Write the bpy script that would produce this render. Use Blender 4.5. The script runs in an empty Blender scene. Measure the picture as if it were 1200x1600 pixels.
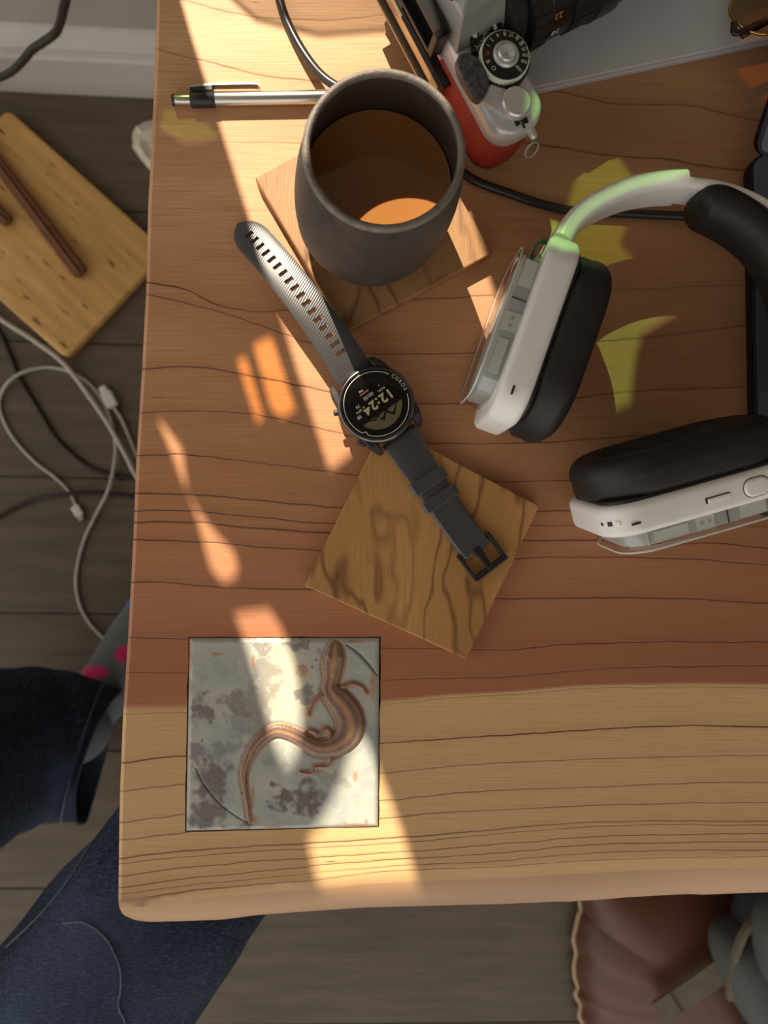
import bpy, bmesh, math, random
import numpy as np
from mathutils import Vector, Matrix, noise as mnoise

random.seed(7)
C = bpy.context.scene.collection
R_ = math.radians

# ------------------------------------------------------------------ camera
T = 0.74                      # height of the desk top
CZ = 1.15                     # height of the lens
NX, NY = 540, 825             # where the plumb line under the lens lands in the frame
_d = Vector((NX - 600, 800 - NY, -1200.0)).normalized()
_zw = -_d
_xw = (Vector((1, 0, 0)) - _zw * _zw.x).normalized()
_yw = _zw.cross(_xw)
RCAM = Matrix((_xw, _yw, _zw))            # camera axes -> world
cam_data = bpy.data.cameras.new('camera')
cam = bpy.data.objects.new('camera', cam_data)
C.objects.link(cam)
cam.matrix_world = Matrix.Translation((0, 0, CZ)) @ RCAM.to_4x4()
cam_data.sensor_width = 36
cam_data.lens = 27
cam_data.clip_start = 0.02
cam_data.dof.use_dof = True
cam_data.dof.focus_distance = 0.395
cam_data.dof.aperture_fstop = 9.5
bpy.context.scene.camera = cam
EYE = Vector((0, 0, CZ))

def P(px, py, z):
    """point at height z seen at a given place of the 1200x1600 photograph"""
    r = RCAM @ Vector((px - 600, 800 - py, -1200.0))
    return EYE + r * ((z - CZ) / r.z)

# ------------------------------------------------------------------ light
world = bpy.data.worlds.new('world')
bpy.context.scene.world = world
world.use_nodes = True
world.node_tree.nodes['Background'].inputs['Color'].default_value = (1.0, 0.95, 0.89, 1)
world.node_tree.nodes['Background'].inputs['Strength'].default_value = 1.22
SUN_EL = R_(42)
SUN = Vector((0.35 * math.cos(SUN_EL), -0.937 * math.cos(SUN_EL), -math.sin(SUN_EL))).normalized()
sun_data = bpy.data.lights.new('sun', 'SUN')
sun_data.energy = 8.8
sun_data.angle = R_(0.4)
sun_data.color = (1.0, 0.87, 0.68)
sun = bpy.data.objects.new('sun', sun_data)
C.objects.link(sun)
sun.rotation_euler = SUN.to_track_quat('-Z', 'Y').to_euler()
sun.location = (-0.6, 1.6, 2.6)
vs = bpy.context.scene.view_settings
vs.view_transform = 'Standard'
vs.look = 'None'
vs.gamma = 1
vs.exposure = 0.0
vs.use_curve_mapping = False
bpy.context.scene.cycles.max_bounces = 8
bpy.context.scene.cycles.transparent_max_bounces = 16

# ------------------------------------------------------------------ helpers
def srgb(r, g, b):
    def f(c):
        c /= 255.0
        return c / 12.92 if c <= 0.04045 else ((c + 0.055) / 1.055) ** 2.4
    return (f(r), f(g), f(b), 1)

class NT:
    """tiny wrapper to write node graphs"""
    def __init__(self, m):
        m.use_nodes = True
        self.t = m.node_tree
        self.b = self.t.nodes['Principled BSDF']
    def n(self, kind, **kw):
        nd = self.t.nodes.new(kind)
        for k, v in kw.items():
            if k.startswith('i_'):
                nd.inputs[k[2:].replace('_', ' ')].default_value = v
            else:
                setattr(nd, k, v)
        return nd
    def l(self, a, b):
        self.t.links.new(a, b)
    def math(self, op, a, b=None, c=None, clamp=False):
        nd = self.t.nodes.new('ShaderNodeMath')
        nd.operation = op
        nd.use_clamp = clamp
        for i, v in enumerate((a, b, c)):
            if v is None:
                continue
            if isinstance(v, (int, float)):
                nd.inputs[i].default_value = v
            else:
                self.l(v, nd.inputs[i])
        return nd.outputs[0]
    def mix(self, f, a, b, mode='MIX'):
        nd = self.t.nodes.new('ShaderNodeMix')
        nd.data_type = 'RGBA'
        nd.blend_type = mode
        for k, v in ((0, f), (6, a), (7, b)):
            if isinstance(v, (int, float)):
                nd.inputs[k].default_value = v
            elif isinstance(v, tuple):
                nd.inputs[k].default_value = v
            else:
                self.l(v, nd.inputs[k])
        return nd.outputs[2]
    def ramp(self, f, stops, interp='LINEAR'):
        nd = self.t.nodes.new('ShaderNodeValToRGB')
        nd.color_ramp.interpolation = interp
        e = nd.color_ramp.elements
        while len(e) < len(stops):
            e.new(0.5)
        for el, (p, c) in zip(e, stops):
            el.position = p
            el.color = c
        self.l(f, nd.inputs[0])
        return nd.outputs[0]
    def noise(self, vec, scale, detail=3, rough=0.55):
        nd = self.n('ShaderNodeTexNoise')
        nd.inputs['Scale'].default_value = scale
        nd.inputs['Detail'].default_value = detail
        nd.inputs['Roughness'].default_value = rough
        if vec is not None:
            self.l(vec, nd.inputs['Vector'])
        return nd.outputs[0]
    def obj(self, stretch=None, rot=None):
        tc = self.n('ShaderNodeTexCoord')
        if stretch is None and rot is None:
            return tc.outputs['Object']
        mp = self.n('ShaderNodeMapping')
        if stretch: mp.inputs['Scale'].default_value = stretch
        if rot: mp.inputs['Rotation'].default_value = rot
        self.l(tc.outputs['Object'], mp.inputs[0])
        return mp.outputs[0]
    def bump(self, h, dist, strength=1.0):
        nd = self.n('ShaderNodeBump')
        nd.inputs['Distance'].default_value = dist
        nd.inputs['Strength'].default_value = strength
        self.l(h, nd.inputs['Height'])
        self.l(nd.outputs[0], self.b.inputs['Normal'])

def mat(name, c1, c2=None, scale=60, rough=0.5, metal=0.0, bump=0.0, bscale=None, stretch=None, coat=0.0, spec=0.5, sss=0.0):
    m = bpy.data.materials.new(name)
    g = NT(m)
    v = g.obj(stretch)
    if c2 is None:
        c2 = tuple(x * 0.9 for x in c1[:3]) + (1,)
    f = g.noise(v, scale)
    f2 = g.math('MULTIPLY_ADD', f, 2.2, -0.6, clamp=True)
    g.l(g.mix(f2, c1, c2), g.b.inputs['Base Color'])
    g.b.inputs['Roughness'].default_value = rough
    g.b.inputs['Metallic'].default_value = metal
    g.b.inputs['Specular IOR Level'].default_value = spec
    g.b.inputs['Coat Weight'].default_value = coat
    if sss:
        g.b.inputs['Subsurface Weight'].default_value = sss
        g.b.inputs['Subsurface Radius'].default_value = (0.01, 0.005, 0.002)
        g.b.inputs['Subsurface Scale'].default_value = 1.0
    if bump:
        g.bump(g.noise(v, bscale or scale * 4), bump)
    return m

def add(name, me, m=None, parent=None, smooth=None):
    """link a mesh whose vertices are in world coordinates; parts are shifted under their parent"""
    o = bpy.data.objects.new(name, me)
    if parent is not None:
        loc = root_loc(parent)
        me.transform(Matrix.Translation(-loc))
        o.parent = parent
    C.objects.link(o)
    if m is not None:
        me.materials.append(m)
    if smooth is not None:
        for p in me.polygons: p.use_smooth = True
        if smooth < 180:
            me.set_sharp_from_angle(angle=R_(smooth))
    return o

def root_loc(o):
    while o.parent is not None: o = o.parent
    return Vector(o.location)

def centre(o, loc=None):
    """give a one-mesh thing its own origin"""
    if loc is None:
        vs_ = [v.co for v in o.data.vertices]
        loc = Vector((sum(v.x for v in vs_) / len(vs_), sum(v.y for v in vs_) / len(vs_), min(v.z for v in vs_)))
    o.data.transform(Matrix.Translation(-loc))
    o.location = loc
    return o

def thing(name, label, cat, loc, group=None):
    o = bpy.data.objects.new(name, None)
    o.empty_display_size = 0.02
    o.location = loc
    C.objects.link(o)
    return tag(o, label, cat, group)

def tag(o, label, cat, group=None):
    o['label'] = label
    o['category'] = cat
    if group: o['group'] = group
    return o

def bm_mesh(bm, name='mesh'):
    bmesh.ops.recalc_face_normals(bm, faces=bm.faces)
    me = bpy.data.meshes.new(name)
    bm.to_mesh(me)
    bm.free()
    return me

def loft(rings, close_ring=True, cap0=True, cap1=True, bm=None):
    own = bm is None
    if own: bm = bmesh.new()
    vr = [[bm.verts.new(v) for v in r] for r in rings]
    n = len(vr[0])
    for a, b in zip(vr, vr[1:]):
        for i in range(n if close_ring else n - 1):
            j = (i + 1) % n
            bm.faces.new((a[i], a[j], b[j], b[i]))
    if cap0: bm.faces.new(vr[0][::-1])
    if cap1: bm.faces.new(vr[-1])
    return bm_mesh(bm) if own else vr

def catmull(pts, per=8):
    pts = [Vector(p) for p in pts]
    if len(pts) == 2:
        return [pts[0].lerp(pts[1], i / per) for i in range(per + 1)]
    out = []
    e = [pts[0] * 2 - pts[1]] + pts + [pts[-1] * 2 - pts[-2]]
    for i in range(1, len(e) - 2):
        p0, p1, p2, p3 = e[i - 1:i + 3]
        for k in range(per):
            t = k / per
            out.append(0.5 * ((2 * p1) + (p2 - p0) * t + (2 * p0 - 5 * p1 + 4 * p2 - p3) * t * t + (3 * p1 - p0 - 3 * p2 + p3) * t ** 3))
    out.append(pts[-1])
    return out

def frames(path, up=None):
    out = []
    n = None
    for i, p in enumerate(path):
        t = (path[min(i + 1, len(path) - 1)] - path[max(i - 1, 0)]).normalized()
        if n is None:
            u = Vector(up) if up else (Vector((0, 0, 1)) if abs(t.z) < 0.9 else Vector((1, 0, 0)))
            n = (u - t * u.dot(t)).normalized()
        else:
            n = (n - t * n.dot(t)).normalized()
        out.append((p, t, n, t.cross(n)))
    return out

def tube(pts, r, segs=10, per=8, radii=None, bm=None, flat=1.0, up=None):
    """round cord along a smooth path"""
    path = catmull(pts, per)
    N = len(path)
    rings = []
    for i, (p, t, n, b) in enumerate(frames(path, up)):
        rr = r
        if radii:
            x = i / (N - 1) * (len(radii) - 1)
            k = min(int(x), len(radii) - 2)
            rr = radii[k] + (radii[k + 1] - radii[k]) * (x - k)
        rings.append([p + (n * math.cos(a) * flat + b * math.sin(a)) * rr for a in (2 * math.pi * j / segs for j in range(segs))])
    return loft(rings, bm=bm)

def prism(poly, z0, z1, bev=0.0, segs=2, bm=None):
    """vertical-sided slab from a ground polygon of (x, y)"""
    own = bm is None
    b = bmesh.new()
    v0 = [b.verts.new((p[0], p[1], z0)) for p in poly]
    v1 = [b.verts.new((p[0], p[1], z1)) for p in poly]
    n = len(poly)
    b.faces.new(v0[::-1]); b.faces.new(v1)
    for i in range(n):
        b.faces.new((v0[i], v0[(i + 1) % n], v1[(i + 1) % n], v1[i]))
    bmesh.ops.recalc_face_normals(b, faces=b.faces)
    if bev:
        bmesh.ops.bevel(b, geom=list(b.edges), offset=bev, segments=segs, affect='EDGES', profile=0.5)
    me = bpy.data.meshes.new('prism')
    b.to_mesh(me); b.free()
    if own: return me
    bm.from_mesh(me)
    bpy.data.meshes.remove(me)

def lathe(profile, origin, segs=48, M=None, bm=None, wob=0.0, shear=None, caps=True):
    """profile of (radius, height); M maps local x,y,z to the world"""
    rings = []
    for k, (r, h) in enumerate(profile):
        ring = []
        for i in range(segs):
            a = 2 * math.pi * i / segs
            rr = r * (1 + wob * mnoise.noise(Vector((math.cos(a) * 1.3, math.sin(a) * 1.3, h * 30 + 3))))
            v = Vector((rr * math.cos(a), rr * math.sin(a), h))
            if shear: v += Vector((shear[0], shear[1], 0)) * (1 - h / shear[2])
            ring.append(M @ v if M else Vector(origin) + v)
        rings.append(ring)
    return loft(rings, bm=bm, cap0=caps, cap1=caps)

def rr_outline(a, b, r, n=8):
    """rounded rectangle, half sizes a b"""
    r = min(r, a - 1e-5, b - 1e-5)
    out = []
    for cx, cy, a0 in ((a - r, b - r, 0), (-(a - r), b - r, 90), (-(a - r), -(b - r), 180), (a - r, -(b - r), 270)):
        for i in range(n + 1):
            t = R_(a0 + 90 * i / n)
            out.append((cx + r * math.cos(t), cy + r * math.sin(t)))
    return out

def rr_loft(profile, a, b, r, M, n=8, bm=None):
    """profile [(t, inset)] along local z over a rounded rectangle in local x, y"""
    rings = []
    for t, ins in profile:
        rings.append([M @ Vector((x, y, t)) for x, y in rr_outline(a - ins, b - ins, max(r - ins, 0.0005), n)])
    return loft(rings, bm=bm)

def rounded(t0, t1, bev, n=4, ins=0.0):
    """profile from t0 to t1 with rounded rims"""
    s = 1 if t1 > t0 else -1
    lo = [(t0 + s * bev * (1 - math.cos(R_(90 * i / n))), ins + bev * (1 - math.sin(R_(90 * i / n)))) for i in range(n + 1)]
    hi = [(t1 - s * bev * (1 - math.cos(R_(90 * i / n))), ins + bev * (1 - math.sin(R_(90 * i / n)))) for i in range(n, -1, -1)]
    return lo + hi

def box_in(M, lo, hi, bev=0.0, bm=None, segs=2):
    b = bmesh.new()
    bmesh.ops.create_cube(b, size=1)
    lo, hi = Vector(lo), Vector(hi)
    for v in b.verts:
        v.co = Vector([(lo[i] + hi[i]) / 2 + v.co[i] * (hi[i] - lo[i]) for i in range(3)])
    if bev:
        bmesh.ops.bevel(b, geom=list(b.edges), offset=bev, segments=segs, affect='EDGES', profile=0.5)
    b.transform(M)
    if bm is None: return bm_mesh(b)
    me = bm_mesh(b)
    bm.from_mesh(me)
    bpy.data.meshes.remove(me)

I4 = Matrix.Identity(4)

def text_mesh(s, size, M, thick=0.0, align='CENTER', bold=0.0):
    cu = bpy.data.curves.new('t', 'FONT')
    cu.body = s
    cu.size = size
    cu.align_x = align
    cu.align_y = 'CENTER'
    cu.extrude = thick
    cu.offset = bold
    cu.resolution_u = 3
    o = bpy.data.objects.new('t', cu)
    C.objects.link(o)
    dg = bpy.context.evaluated_depsgraph_get()
    me = bpy.data.meshes.new_from_object(o.evaluated_get(dg))
    bpy.data.objects.remove(o)
    bpy.data.curves.remove(cu)
    me.materials.clear()
    me.transform(M)
    return me

def join(meshes):
    bm = bmesh.new()
    for me in meshes:
        bm.from_mesh(me)
        bpy.data.meshes.remove(me)
    me = bpy.data.meshes.new('joined')
    bm.to_mesh(me); bm.free()
    return me

def basis(x, y, z, o):
    return Matrix(((x[0], y[0], z[0], o[0]), (x[1], y[1], z[1], o[1]), (x[2], y[2], z[2], o[2]), (0, 0, 0, 1)))

def lin(pts, x):
    if x <= pts[0][0]: return pts[0][1] + (pts[1][1] - pts[0][1]) / (pts[1][0] - pts[0][0]) * (x - pts[0][0]) * 0.3
    for (x0, y0), (x1, y1) in zip(pts, pts[1:]):
        if x <= x1:
            t = (x - x0) / (x1 - x0)
            return y0 + (y1 - y0) * t
    return pts[-1][1]

def smooth_lin(pts, x, h=18):
    return (lin(pts, x - h) + 2 * lin(pts, x) + lin(pts, x + h)) / 4

# ------------------------------------------------------------------ room: floor, wall, window
ROT = R_(-1.25)
RM = Matrix.Rotation(ROT, 4, 'Z')
def plank_mat():
    m = bpy.data.materials.new('floor_oak')
    g = NT(m)
    oi = g.n('ShaderNodeObjectInfo')
    tc = g.n('ShaderNodeTexCoord')
    ad = g.n('ShaderNodeVectorMath', operation='ADD')
    g.l(tc.outputs['Object'], ad.inputs[0])
    sc_ = g.n('ShaderNodeVectorMath', operation='SCALE')
    cx = g.n('ShaderNodeCombineXYZ')
    g.l(oi.outputs['Random'], cx.inputs[0]); g.l(oi.outputs['Random'], cx.inputs[1])
    g.l(cx.outputs[0], sc_.inputs[0]); sc_.inputs['Scale'].default_value = 37
    g.l(sc_.outputs[0], ad.inputs[1])
    mp = g.n('ShaderNodeMapping'); mp.inputs['Scale'].default_value = (1.2, 9, 1)
    g.l(ad.outputs[0], mp.inputs[0])
    f = g.noise(mp.outputs[0], 6, 6, 0.6)
    mp2 = g.n('ShaderNodeMapping'); mp2.inputs['Scale'].default_value = (4, 90, 1)
    g.l(ad.outputs[0], mp2.inputs[0])
    fine = g.noise(mp2.outputs[0], 5, 4)
    col = g.ramp(f, [(0.28, srgb(78, 66, 51)), (0.5, srgb(98, 84, 66)), (0.72, srgb(112, 97, 77))])
    col = g.mix(g.math('MULTIPLY', fine, 0.35), col, srgb(80, 66, 50))
    g.l(col, g.b.inputs['Base Color'])
    g.b.inputs['Roughness'].default_value = 0.5
    g.bump(fine, 0.0006)
    return m
M_PLANK = plank_mat()
floor = bpy.data.objects.new('floor', None)
C.objects.link(floor)
floor['kind'] = 'structure'
bm0 = bmesh.new(); bmesh.ops.create_grid(bm0, x_segments=1, y_segments=1, size=0.5)
sub = add('subfloor', bm_mesh(bm0), mat('subfloor', srgb(40, 33, 26)), floor)
sub.data.transform(Matrix.Translation((0, -0.45, -0.003)) @ Matrix.Diagonal((3.6, 2.3, 1, 1)))
PW = 0.1992
LINE0 = 0.2640            # a joint line at x = 0, before turning
for row in range(-9, 3):
    y0 = LINE0 + row * PW - PW
    joints = [-1.75, -0.62 if row % 2 else -1.1, 0.62 if row % 3 else 0.15, 1.75]
    if row == -3: joints = [-1.75, -0.9, 0.205, 1.75]
    for xa, xb in zip(joints, joints[1:]):
        bm = bmesh.new()
        box_in(I4, (xa + 0.0008, y0 + 0.0012, -0.012), (xb - 0.0008, y0 + PW - 0.0012, 0.0), bm=bm)
        me = bm_mesh(bm)
        cx = Vector(((xa + xb) / 2, y0 + PW / 2, 0))
        o = add('plank', me, M_PLANK, floor)
        me.transform(Matrix.Translation(-cx))
        o.location = RM @ cx
        o.rotation_euler.z = ROT

# the rest of the room: ceiling and the wall on the right
M_CEIL = mat('ceiling_paint', srgb(150, 140, 126), srgb(144, 134, 120), 6, 0.9)
ceil = add('ceiling', box_in(RM, (-1.75, -1.55, 2.40), (1.75, 0.75, 2.46)), M_CEIL); ceil['kind'] = 'structure'
wr = add('wall_right', box_in(RM, (1.42, -1.55, 0.0), (1.50, 0.66, 2.40)), M_CEIL); wr['kind'] = 'structure'
WALLY = 0.659
M_WALL = mat('wall_paint', srgb(176, 170, 160), srgb(168, 162, 152), 8, 0.8, bump=0.0004, bscale=200)
M_TRIM = mat('trim_paint', srgb(204, 199, 190), srgb(197, 192, 183), 12, 0.45)
WX0, WX1, WZ0, WZ1 = -1.25, 0.75, T + 0.06, T + 1.35
bm = bmesh.new()
for lo, hi in (((-1.75, WALLY, 0), (1.75, WALLY + 0.09, WZ0)), ((-1.75, WALLY, WZ1), (1.75, WALLY + 0.09, 2.45)),
               ((-1.75, WALLY, WZ0), (WX0, WALLY + 0.09, WZ1)), ((WX1, WALLY, WZ0), (1.75, WALLY + 0.09, WZ1))):
    box_in(RM, lo, hi, bm=bm)
wall = add('wall_back', bm_mesh(bm), M_WALL); wall['kind'] = 'structure'
prof = [(0, 0), (0.024, 0), (0.024, 0.084), (0.021, 0.088), (0.019, 0.096), (0.0185, 0.101), (0.004, 0.122), (0.0, 0.124)]
bm = bmesh.new()
ends = []
for x in (-1.75, 1.75):
    ends.append([RM @ Vector((x, WALLY - d_, z_)) for d_, z_ in prof])
loft(ends, bm=bm)
bb = add('baseboard_back', bm_mesh(bm), M_TRIM); bb['kind'] = 'structure'

# unseen window: frame, plus an added gobo sheet and filters shaping the sun patches
YG = 0.645
win = bpy.data.objects.new('window_1', None); C.objects.link(win); win['kind'] = 'structure'
bm = bmesh.new()
for lo, hi in (((WX0 - 0.05, WALLY - 0.003, WZ0 - 0.03), (WX1 + 0.05, WALLY + 0.10, WZ0)), ((WX0 - 0.05, WALLY - 0.003, WZ1), (WX1 + 0.05, WALLY + 0.10, WZ1 + 0.05)),
               ((WX0 - 0.05, WALLY - 0.003, WZ0), (WX0, WALLY + 0.10, WZ1)), ((WX1, WALLY - 0.003, WZ0), (WX1 + 0.05, WALLY + 0.10, WZ1))):
    box_in(RM, lo, hi, 0.003, bm=bm)
add('frame', bm_mesh(bm), M_TRIM, win)

def on_window(px, py, z):
    p = P(px, py, T + z)
    t = (YG - p.y) / -SUN.y
    q = p - SUN * t
    return (q.x, q.z)

OPEN = [  # openings, traced as the sun patches they throw: (points, height they fall on, filter colour)
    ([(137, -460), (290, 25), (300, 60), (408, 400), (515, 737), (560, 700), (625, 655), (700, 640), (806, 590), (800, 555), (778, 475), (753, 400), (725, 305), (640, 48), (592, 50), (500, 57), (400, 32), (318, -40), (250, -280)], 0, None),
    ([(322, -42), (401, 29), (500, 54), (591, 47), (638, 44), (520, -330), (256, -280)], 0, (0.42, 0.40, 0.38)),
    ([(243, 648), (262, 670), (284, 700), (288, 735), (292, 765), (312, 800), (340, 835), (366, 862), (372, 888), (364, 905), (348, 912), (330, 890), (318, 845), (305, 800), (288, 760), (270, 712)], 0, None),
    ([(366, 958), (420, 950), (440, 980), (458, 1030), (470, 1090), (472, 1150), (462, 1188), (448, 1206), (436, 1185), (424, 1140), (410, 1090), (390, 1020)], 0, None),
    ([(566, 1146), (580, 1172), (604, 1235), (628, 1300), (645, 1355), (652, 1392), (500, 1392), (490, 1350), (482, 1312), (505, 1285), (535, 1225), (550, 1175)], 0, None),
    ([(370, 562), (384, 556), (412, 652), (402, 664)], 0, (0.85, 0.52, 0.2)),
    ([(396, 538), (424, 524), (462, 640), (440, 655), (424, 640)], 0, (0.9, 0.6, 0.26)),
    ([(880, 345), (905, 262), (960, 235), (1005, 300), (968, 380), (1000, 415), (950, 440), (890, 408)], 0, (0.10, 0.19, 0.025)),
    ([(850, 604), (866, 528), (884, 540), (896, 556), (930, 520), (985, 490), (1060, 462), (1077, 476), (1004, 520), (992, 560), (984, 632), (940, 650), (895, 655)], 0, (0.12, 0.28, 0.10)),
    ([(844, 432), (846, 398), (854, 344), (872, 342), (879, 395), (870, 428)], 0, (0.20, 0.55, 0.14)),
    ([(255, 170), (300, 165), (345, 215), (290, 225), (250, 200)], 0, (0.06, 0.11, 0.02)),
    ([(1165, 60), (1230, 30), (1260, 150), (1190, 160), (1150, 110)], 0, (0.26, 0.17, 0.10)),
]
def curve_sheet(polys, y, ext):
    cu = bpy.data.curves.new('c', 'CURVE')
    cu.dimensions = '2D'; cu.fill_mode = 'BOTH'; cu.extrude = ext
    for pl in polys:
        s = cu.splines.new('POLY')
        s.points.add(len(pl) - 1)
        for pt, (x, z) in zip(s.points, pl): pt.co = (x, z, 0, 1)
        s.use_cyclic_u = True
    o = bpy.data.objects.new('c', cu); C.objects.link(o)
    me = bpy.data.meshes.new_from_object(o.evaluated_get(bpy.context.evaluated_depsgraph_get()))
    bpy.data.objects.remove(o); bpy.data.curves.remove(cu)
    me.transform(Matrix(((1, 0, 0, 0), (0, 0, -1, y), (0, 1, 0, 0), (0, 0, 0, 1))))
    return me
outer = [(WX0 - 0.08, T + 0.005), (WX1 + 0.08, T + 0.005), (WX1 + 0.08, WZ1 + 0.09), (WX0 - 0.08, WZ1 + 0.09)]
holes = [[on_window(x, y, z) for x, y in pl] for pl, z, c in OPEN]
add('gobo_sheet', curve_sheet([outer] + holes, YG, 0.0008), mat('gobo_cloth', srgb(150, 138, 120), None, 30, 0.9), win)  # added opaque sheet out of view, cut to shape the sun patches
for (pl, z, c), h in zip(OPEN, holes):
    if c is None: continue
    m = bpy.data.materials.new('light_filter')  # added filter over an opening, tints the sun patch below
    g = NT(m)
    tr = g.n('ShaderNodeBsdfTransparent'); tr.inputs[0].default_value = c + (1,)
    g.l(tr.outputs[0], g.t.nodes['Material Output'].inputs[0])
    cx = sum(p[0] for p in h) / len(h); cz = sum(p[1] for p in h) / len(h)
    add('light_filter', curve_sheet([[(cx + (p[0] - cx) * 1.02, cz + (p[1] - cz) * 1.02) for p in h]], YG + 0.0012, 0.0), m, win)

# ------------------------------------------------------------------ desk slab
BACKY = 0.612
def x_left(y):
    return lin([(-1200, 298), (0, 245), (150, 241), (300, 232), (440, 229), (577, 222), (720, 213), (850, 208), (1000, 200), (1120, 192), (1250, 187), (1400, 185), (1600, 184)], y)
RINGS = [  # growth lines: points (x, y), strength at left, at right
    ([(180, -560), (600, -540), (1250, -520)], .6, .6),
    ([(180, -300), (600, -270), (1250, -280)], .5, .5),
    ([(180, -120), (500, -90), (1250, -90)], .5, .5),
    ([(180, -18), (287, 0), (350, 18), (400, 27), (510, 33), (613, 23), (750, 5), (1200, 30)], .45, .4),
    ([(180, 62), (247, 77), (337, 100), (400, 117), (450, 124), (500, 128), (600, 132), (760, 134), (877, 143), (960, 163), (1077, 163), (1173, 187), (1250, 200)], .5, .7),
    ([(180, 205), (300, 222), (500, 225), (700, 210), (843, 225), (927, 239), (987, 247), (1033, 246), (1087, 257), (1120, 262), (1250, 275)], .1, 1.0),
    ([(180, 320), (500, 335), (800, 330), (1250, 350)], .12, .15),
    ([(180, 436), (230, 440), (300, 453), (333, 476), (400, 487), (470, 482), (600, 470), (900, 455), (1250, 440)], 1, .25),
    ([(180, 450), (267, 467), (333, 483), (400, 505), (470, 532), (573, 553), (733, 552), (1017, 527), (1167, 508), (1250, 500)], .7, .55),
    ([(180, 580), (223, 577), (267, 573), (317, 573), (367, 582), (400, 590), (450, 598), (490, 608), (560, 622), (647, 630), (733, 630), (850, 627), (933, 617), (1033, 608), (1167, 605), (1250, 602)], .9, .6),
    ([(180, 648), (222, 645), (267, 642), (333, 642), (400, 647), (467, 662), (533, 678), (600, 690), (667, 693), (750, 693), (860, 690), (987, 682), (1250, 670)], .7, .6),
    ([(180, 713), (217, 711), (283, 710), (333, 713), (400, 722), (467, 730), (557, 743), (680, 752), (800, 752), (907, 750), (1250, 742)], .9, .6),
    ([(180, 772), (213, 770), (333, 773), (400, 781), (467, 787), (533, 793), (700, 800), (843, 798), (907, 797), (1250, 790)], .9, .6),
    ([(180, 799), (213, 798), (253, 796), (300, 798), (400, 807), (467, 815), (517, 818), (700, 821), (817, 820), (1250, 822)], .9, .3),
    ([(180, 817), (213, 816), (250, 814), (333, 818), (400, 825), (517, 833), (700, 841), (817, 844), (963, 843), (1033, 850), (1117, 847), (1200, 857), (1250, 860)], .9, .7),
    ([(180, 844), (267, 843), (333, 848), (400, 853), (500, 860), (700, 870), (800, 872), (867, 870), (983, 870), (1083, 873), (1200, 882), (1250, 886)], .9, .7),
    ([(180, 910), (250, 908), (300, 913), (367, 919), (477, 920), (650, 930), (777, 935), (967, 933), (1083, 935), (1200, 942), (1250, 946)], .85, .8),
    ([(180, 995), (240, 997), (283, 998), (600, 1012), (800, 1015), (867, 1007), (1033, 1002), (1200, 1003), (1250, 1003)], .8, .9),
    ([(180, 1050), (283, 1050), (600, 1062), (800, 1057), (967, 1042), (1133, 1040), (1250, 1040)], .4, .5),
    ([(180, 1116), (290, 1113), (592, 1102), (700, 1090), (800, 1085), (900, 1075), (1100, 1072), (1250, 1075)], .5, .4),
    ([(180, 1194), (236, 1185), (287, 1181), (450, 1172), (594, 1161), (636, 1158), (800, 1148), (901, 1141), (1003, 1135), (1087, 1133), (1200, 1136), (1250, 1138)], 1.3, 1.2),
    ([(180, 1238), (236, 1230), (288, 1225), (602, 1208), (687, 1198), (800, 1190), (1003, 1183), (1137, 1180), (1250, 1179)], .8, .5),
    ([(180, 1286), (287, 1271), (606, 1251), (704, 1239), (800, 1233), (935, 1229), (1104, 1222), (1250, 1223)], .8, .6),
    ([(180, 1313), (236, 1306), (290, 1300), (602, 1279), (687, 1269), (800, 1264), (935, 1257), (1070, 1254), (1250, 1253)], .8, .6),
    ([(180, 1343), (236, 1334), (304, 1328), (400, 1321), (500, 1317), (636, 1308), (800, 1293), (901, 1285), (1003, 1282), (1250, 1282)], .9, .7),
    ([(180, 1351), (236, 1343), (304, 1337), (400, 1329), (500, 1325), (636, 1316), (800, 1300), (901, 1292), (1003, 1288), (1250, 1288)], .6, .6),
    ([(180, 1370), (270, 1357), (400, 1345), (501, 1340), (643, 1330), (800, 1317), (901, 1308), (1003, 1304), (1250, 1301)], .9, .8),
    ([(180, 1388), (270, 1374), (400, 1362), (501, 1352), (650, 1341), (800, 1331), (901, 1320), (1070, 1315), (1250, 1315)], .9, .8),
    ([(180, 1398), (270, 1385), (400, 1372), (501, 1363), (650, 1351), (800, 1343), (901, 1333), (1036, 1328), (1250, 1327)], .4, .7),
    ([(180, 1409), (253, 1398), (270, 1394), (400, 1381), (511, 1374), (569, 1365), (650, 1359), (800, 1353), (901, 1345), (1036, 1340), (1250, 1338)], .8, .5),
]
OUTLINE = [(180, 1424), (192, 1434), (219, 1438), (270, 1437), (338, 1435), (400, 1427), (501, 1420), (569, 1416), (670, 1413), (800, 1410), (860, 1407.5), (884, 1406), (895, 1407), (962, 1403), (989, 1400), (1060, 1396), (1104, 1394), (1115, 1395.5), (1200, 1392), (1250, 1391)]
offs = [0, 5] + list(range(12, 1120, 12)) + [1150, 1300, 1500, 1800, 2100]
NB = 6
NR = len(RINGS)
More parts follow.
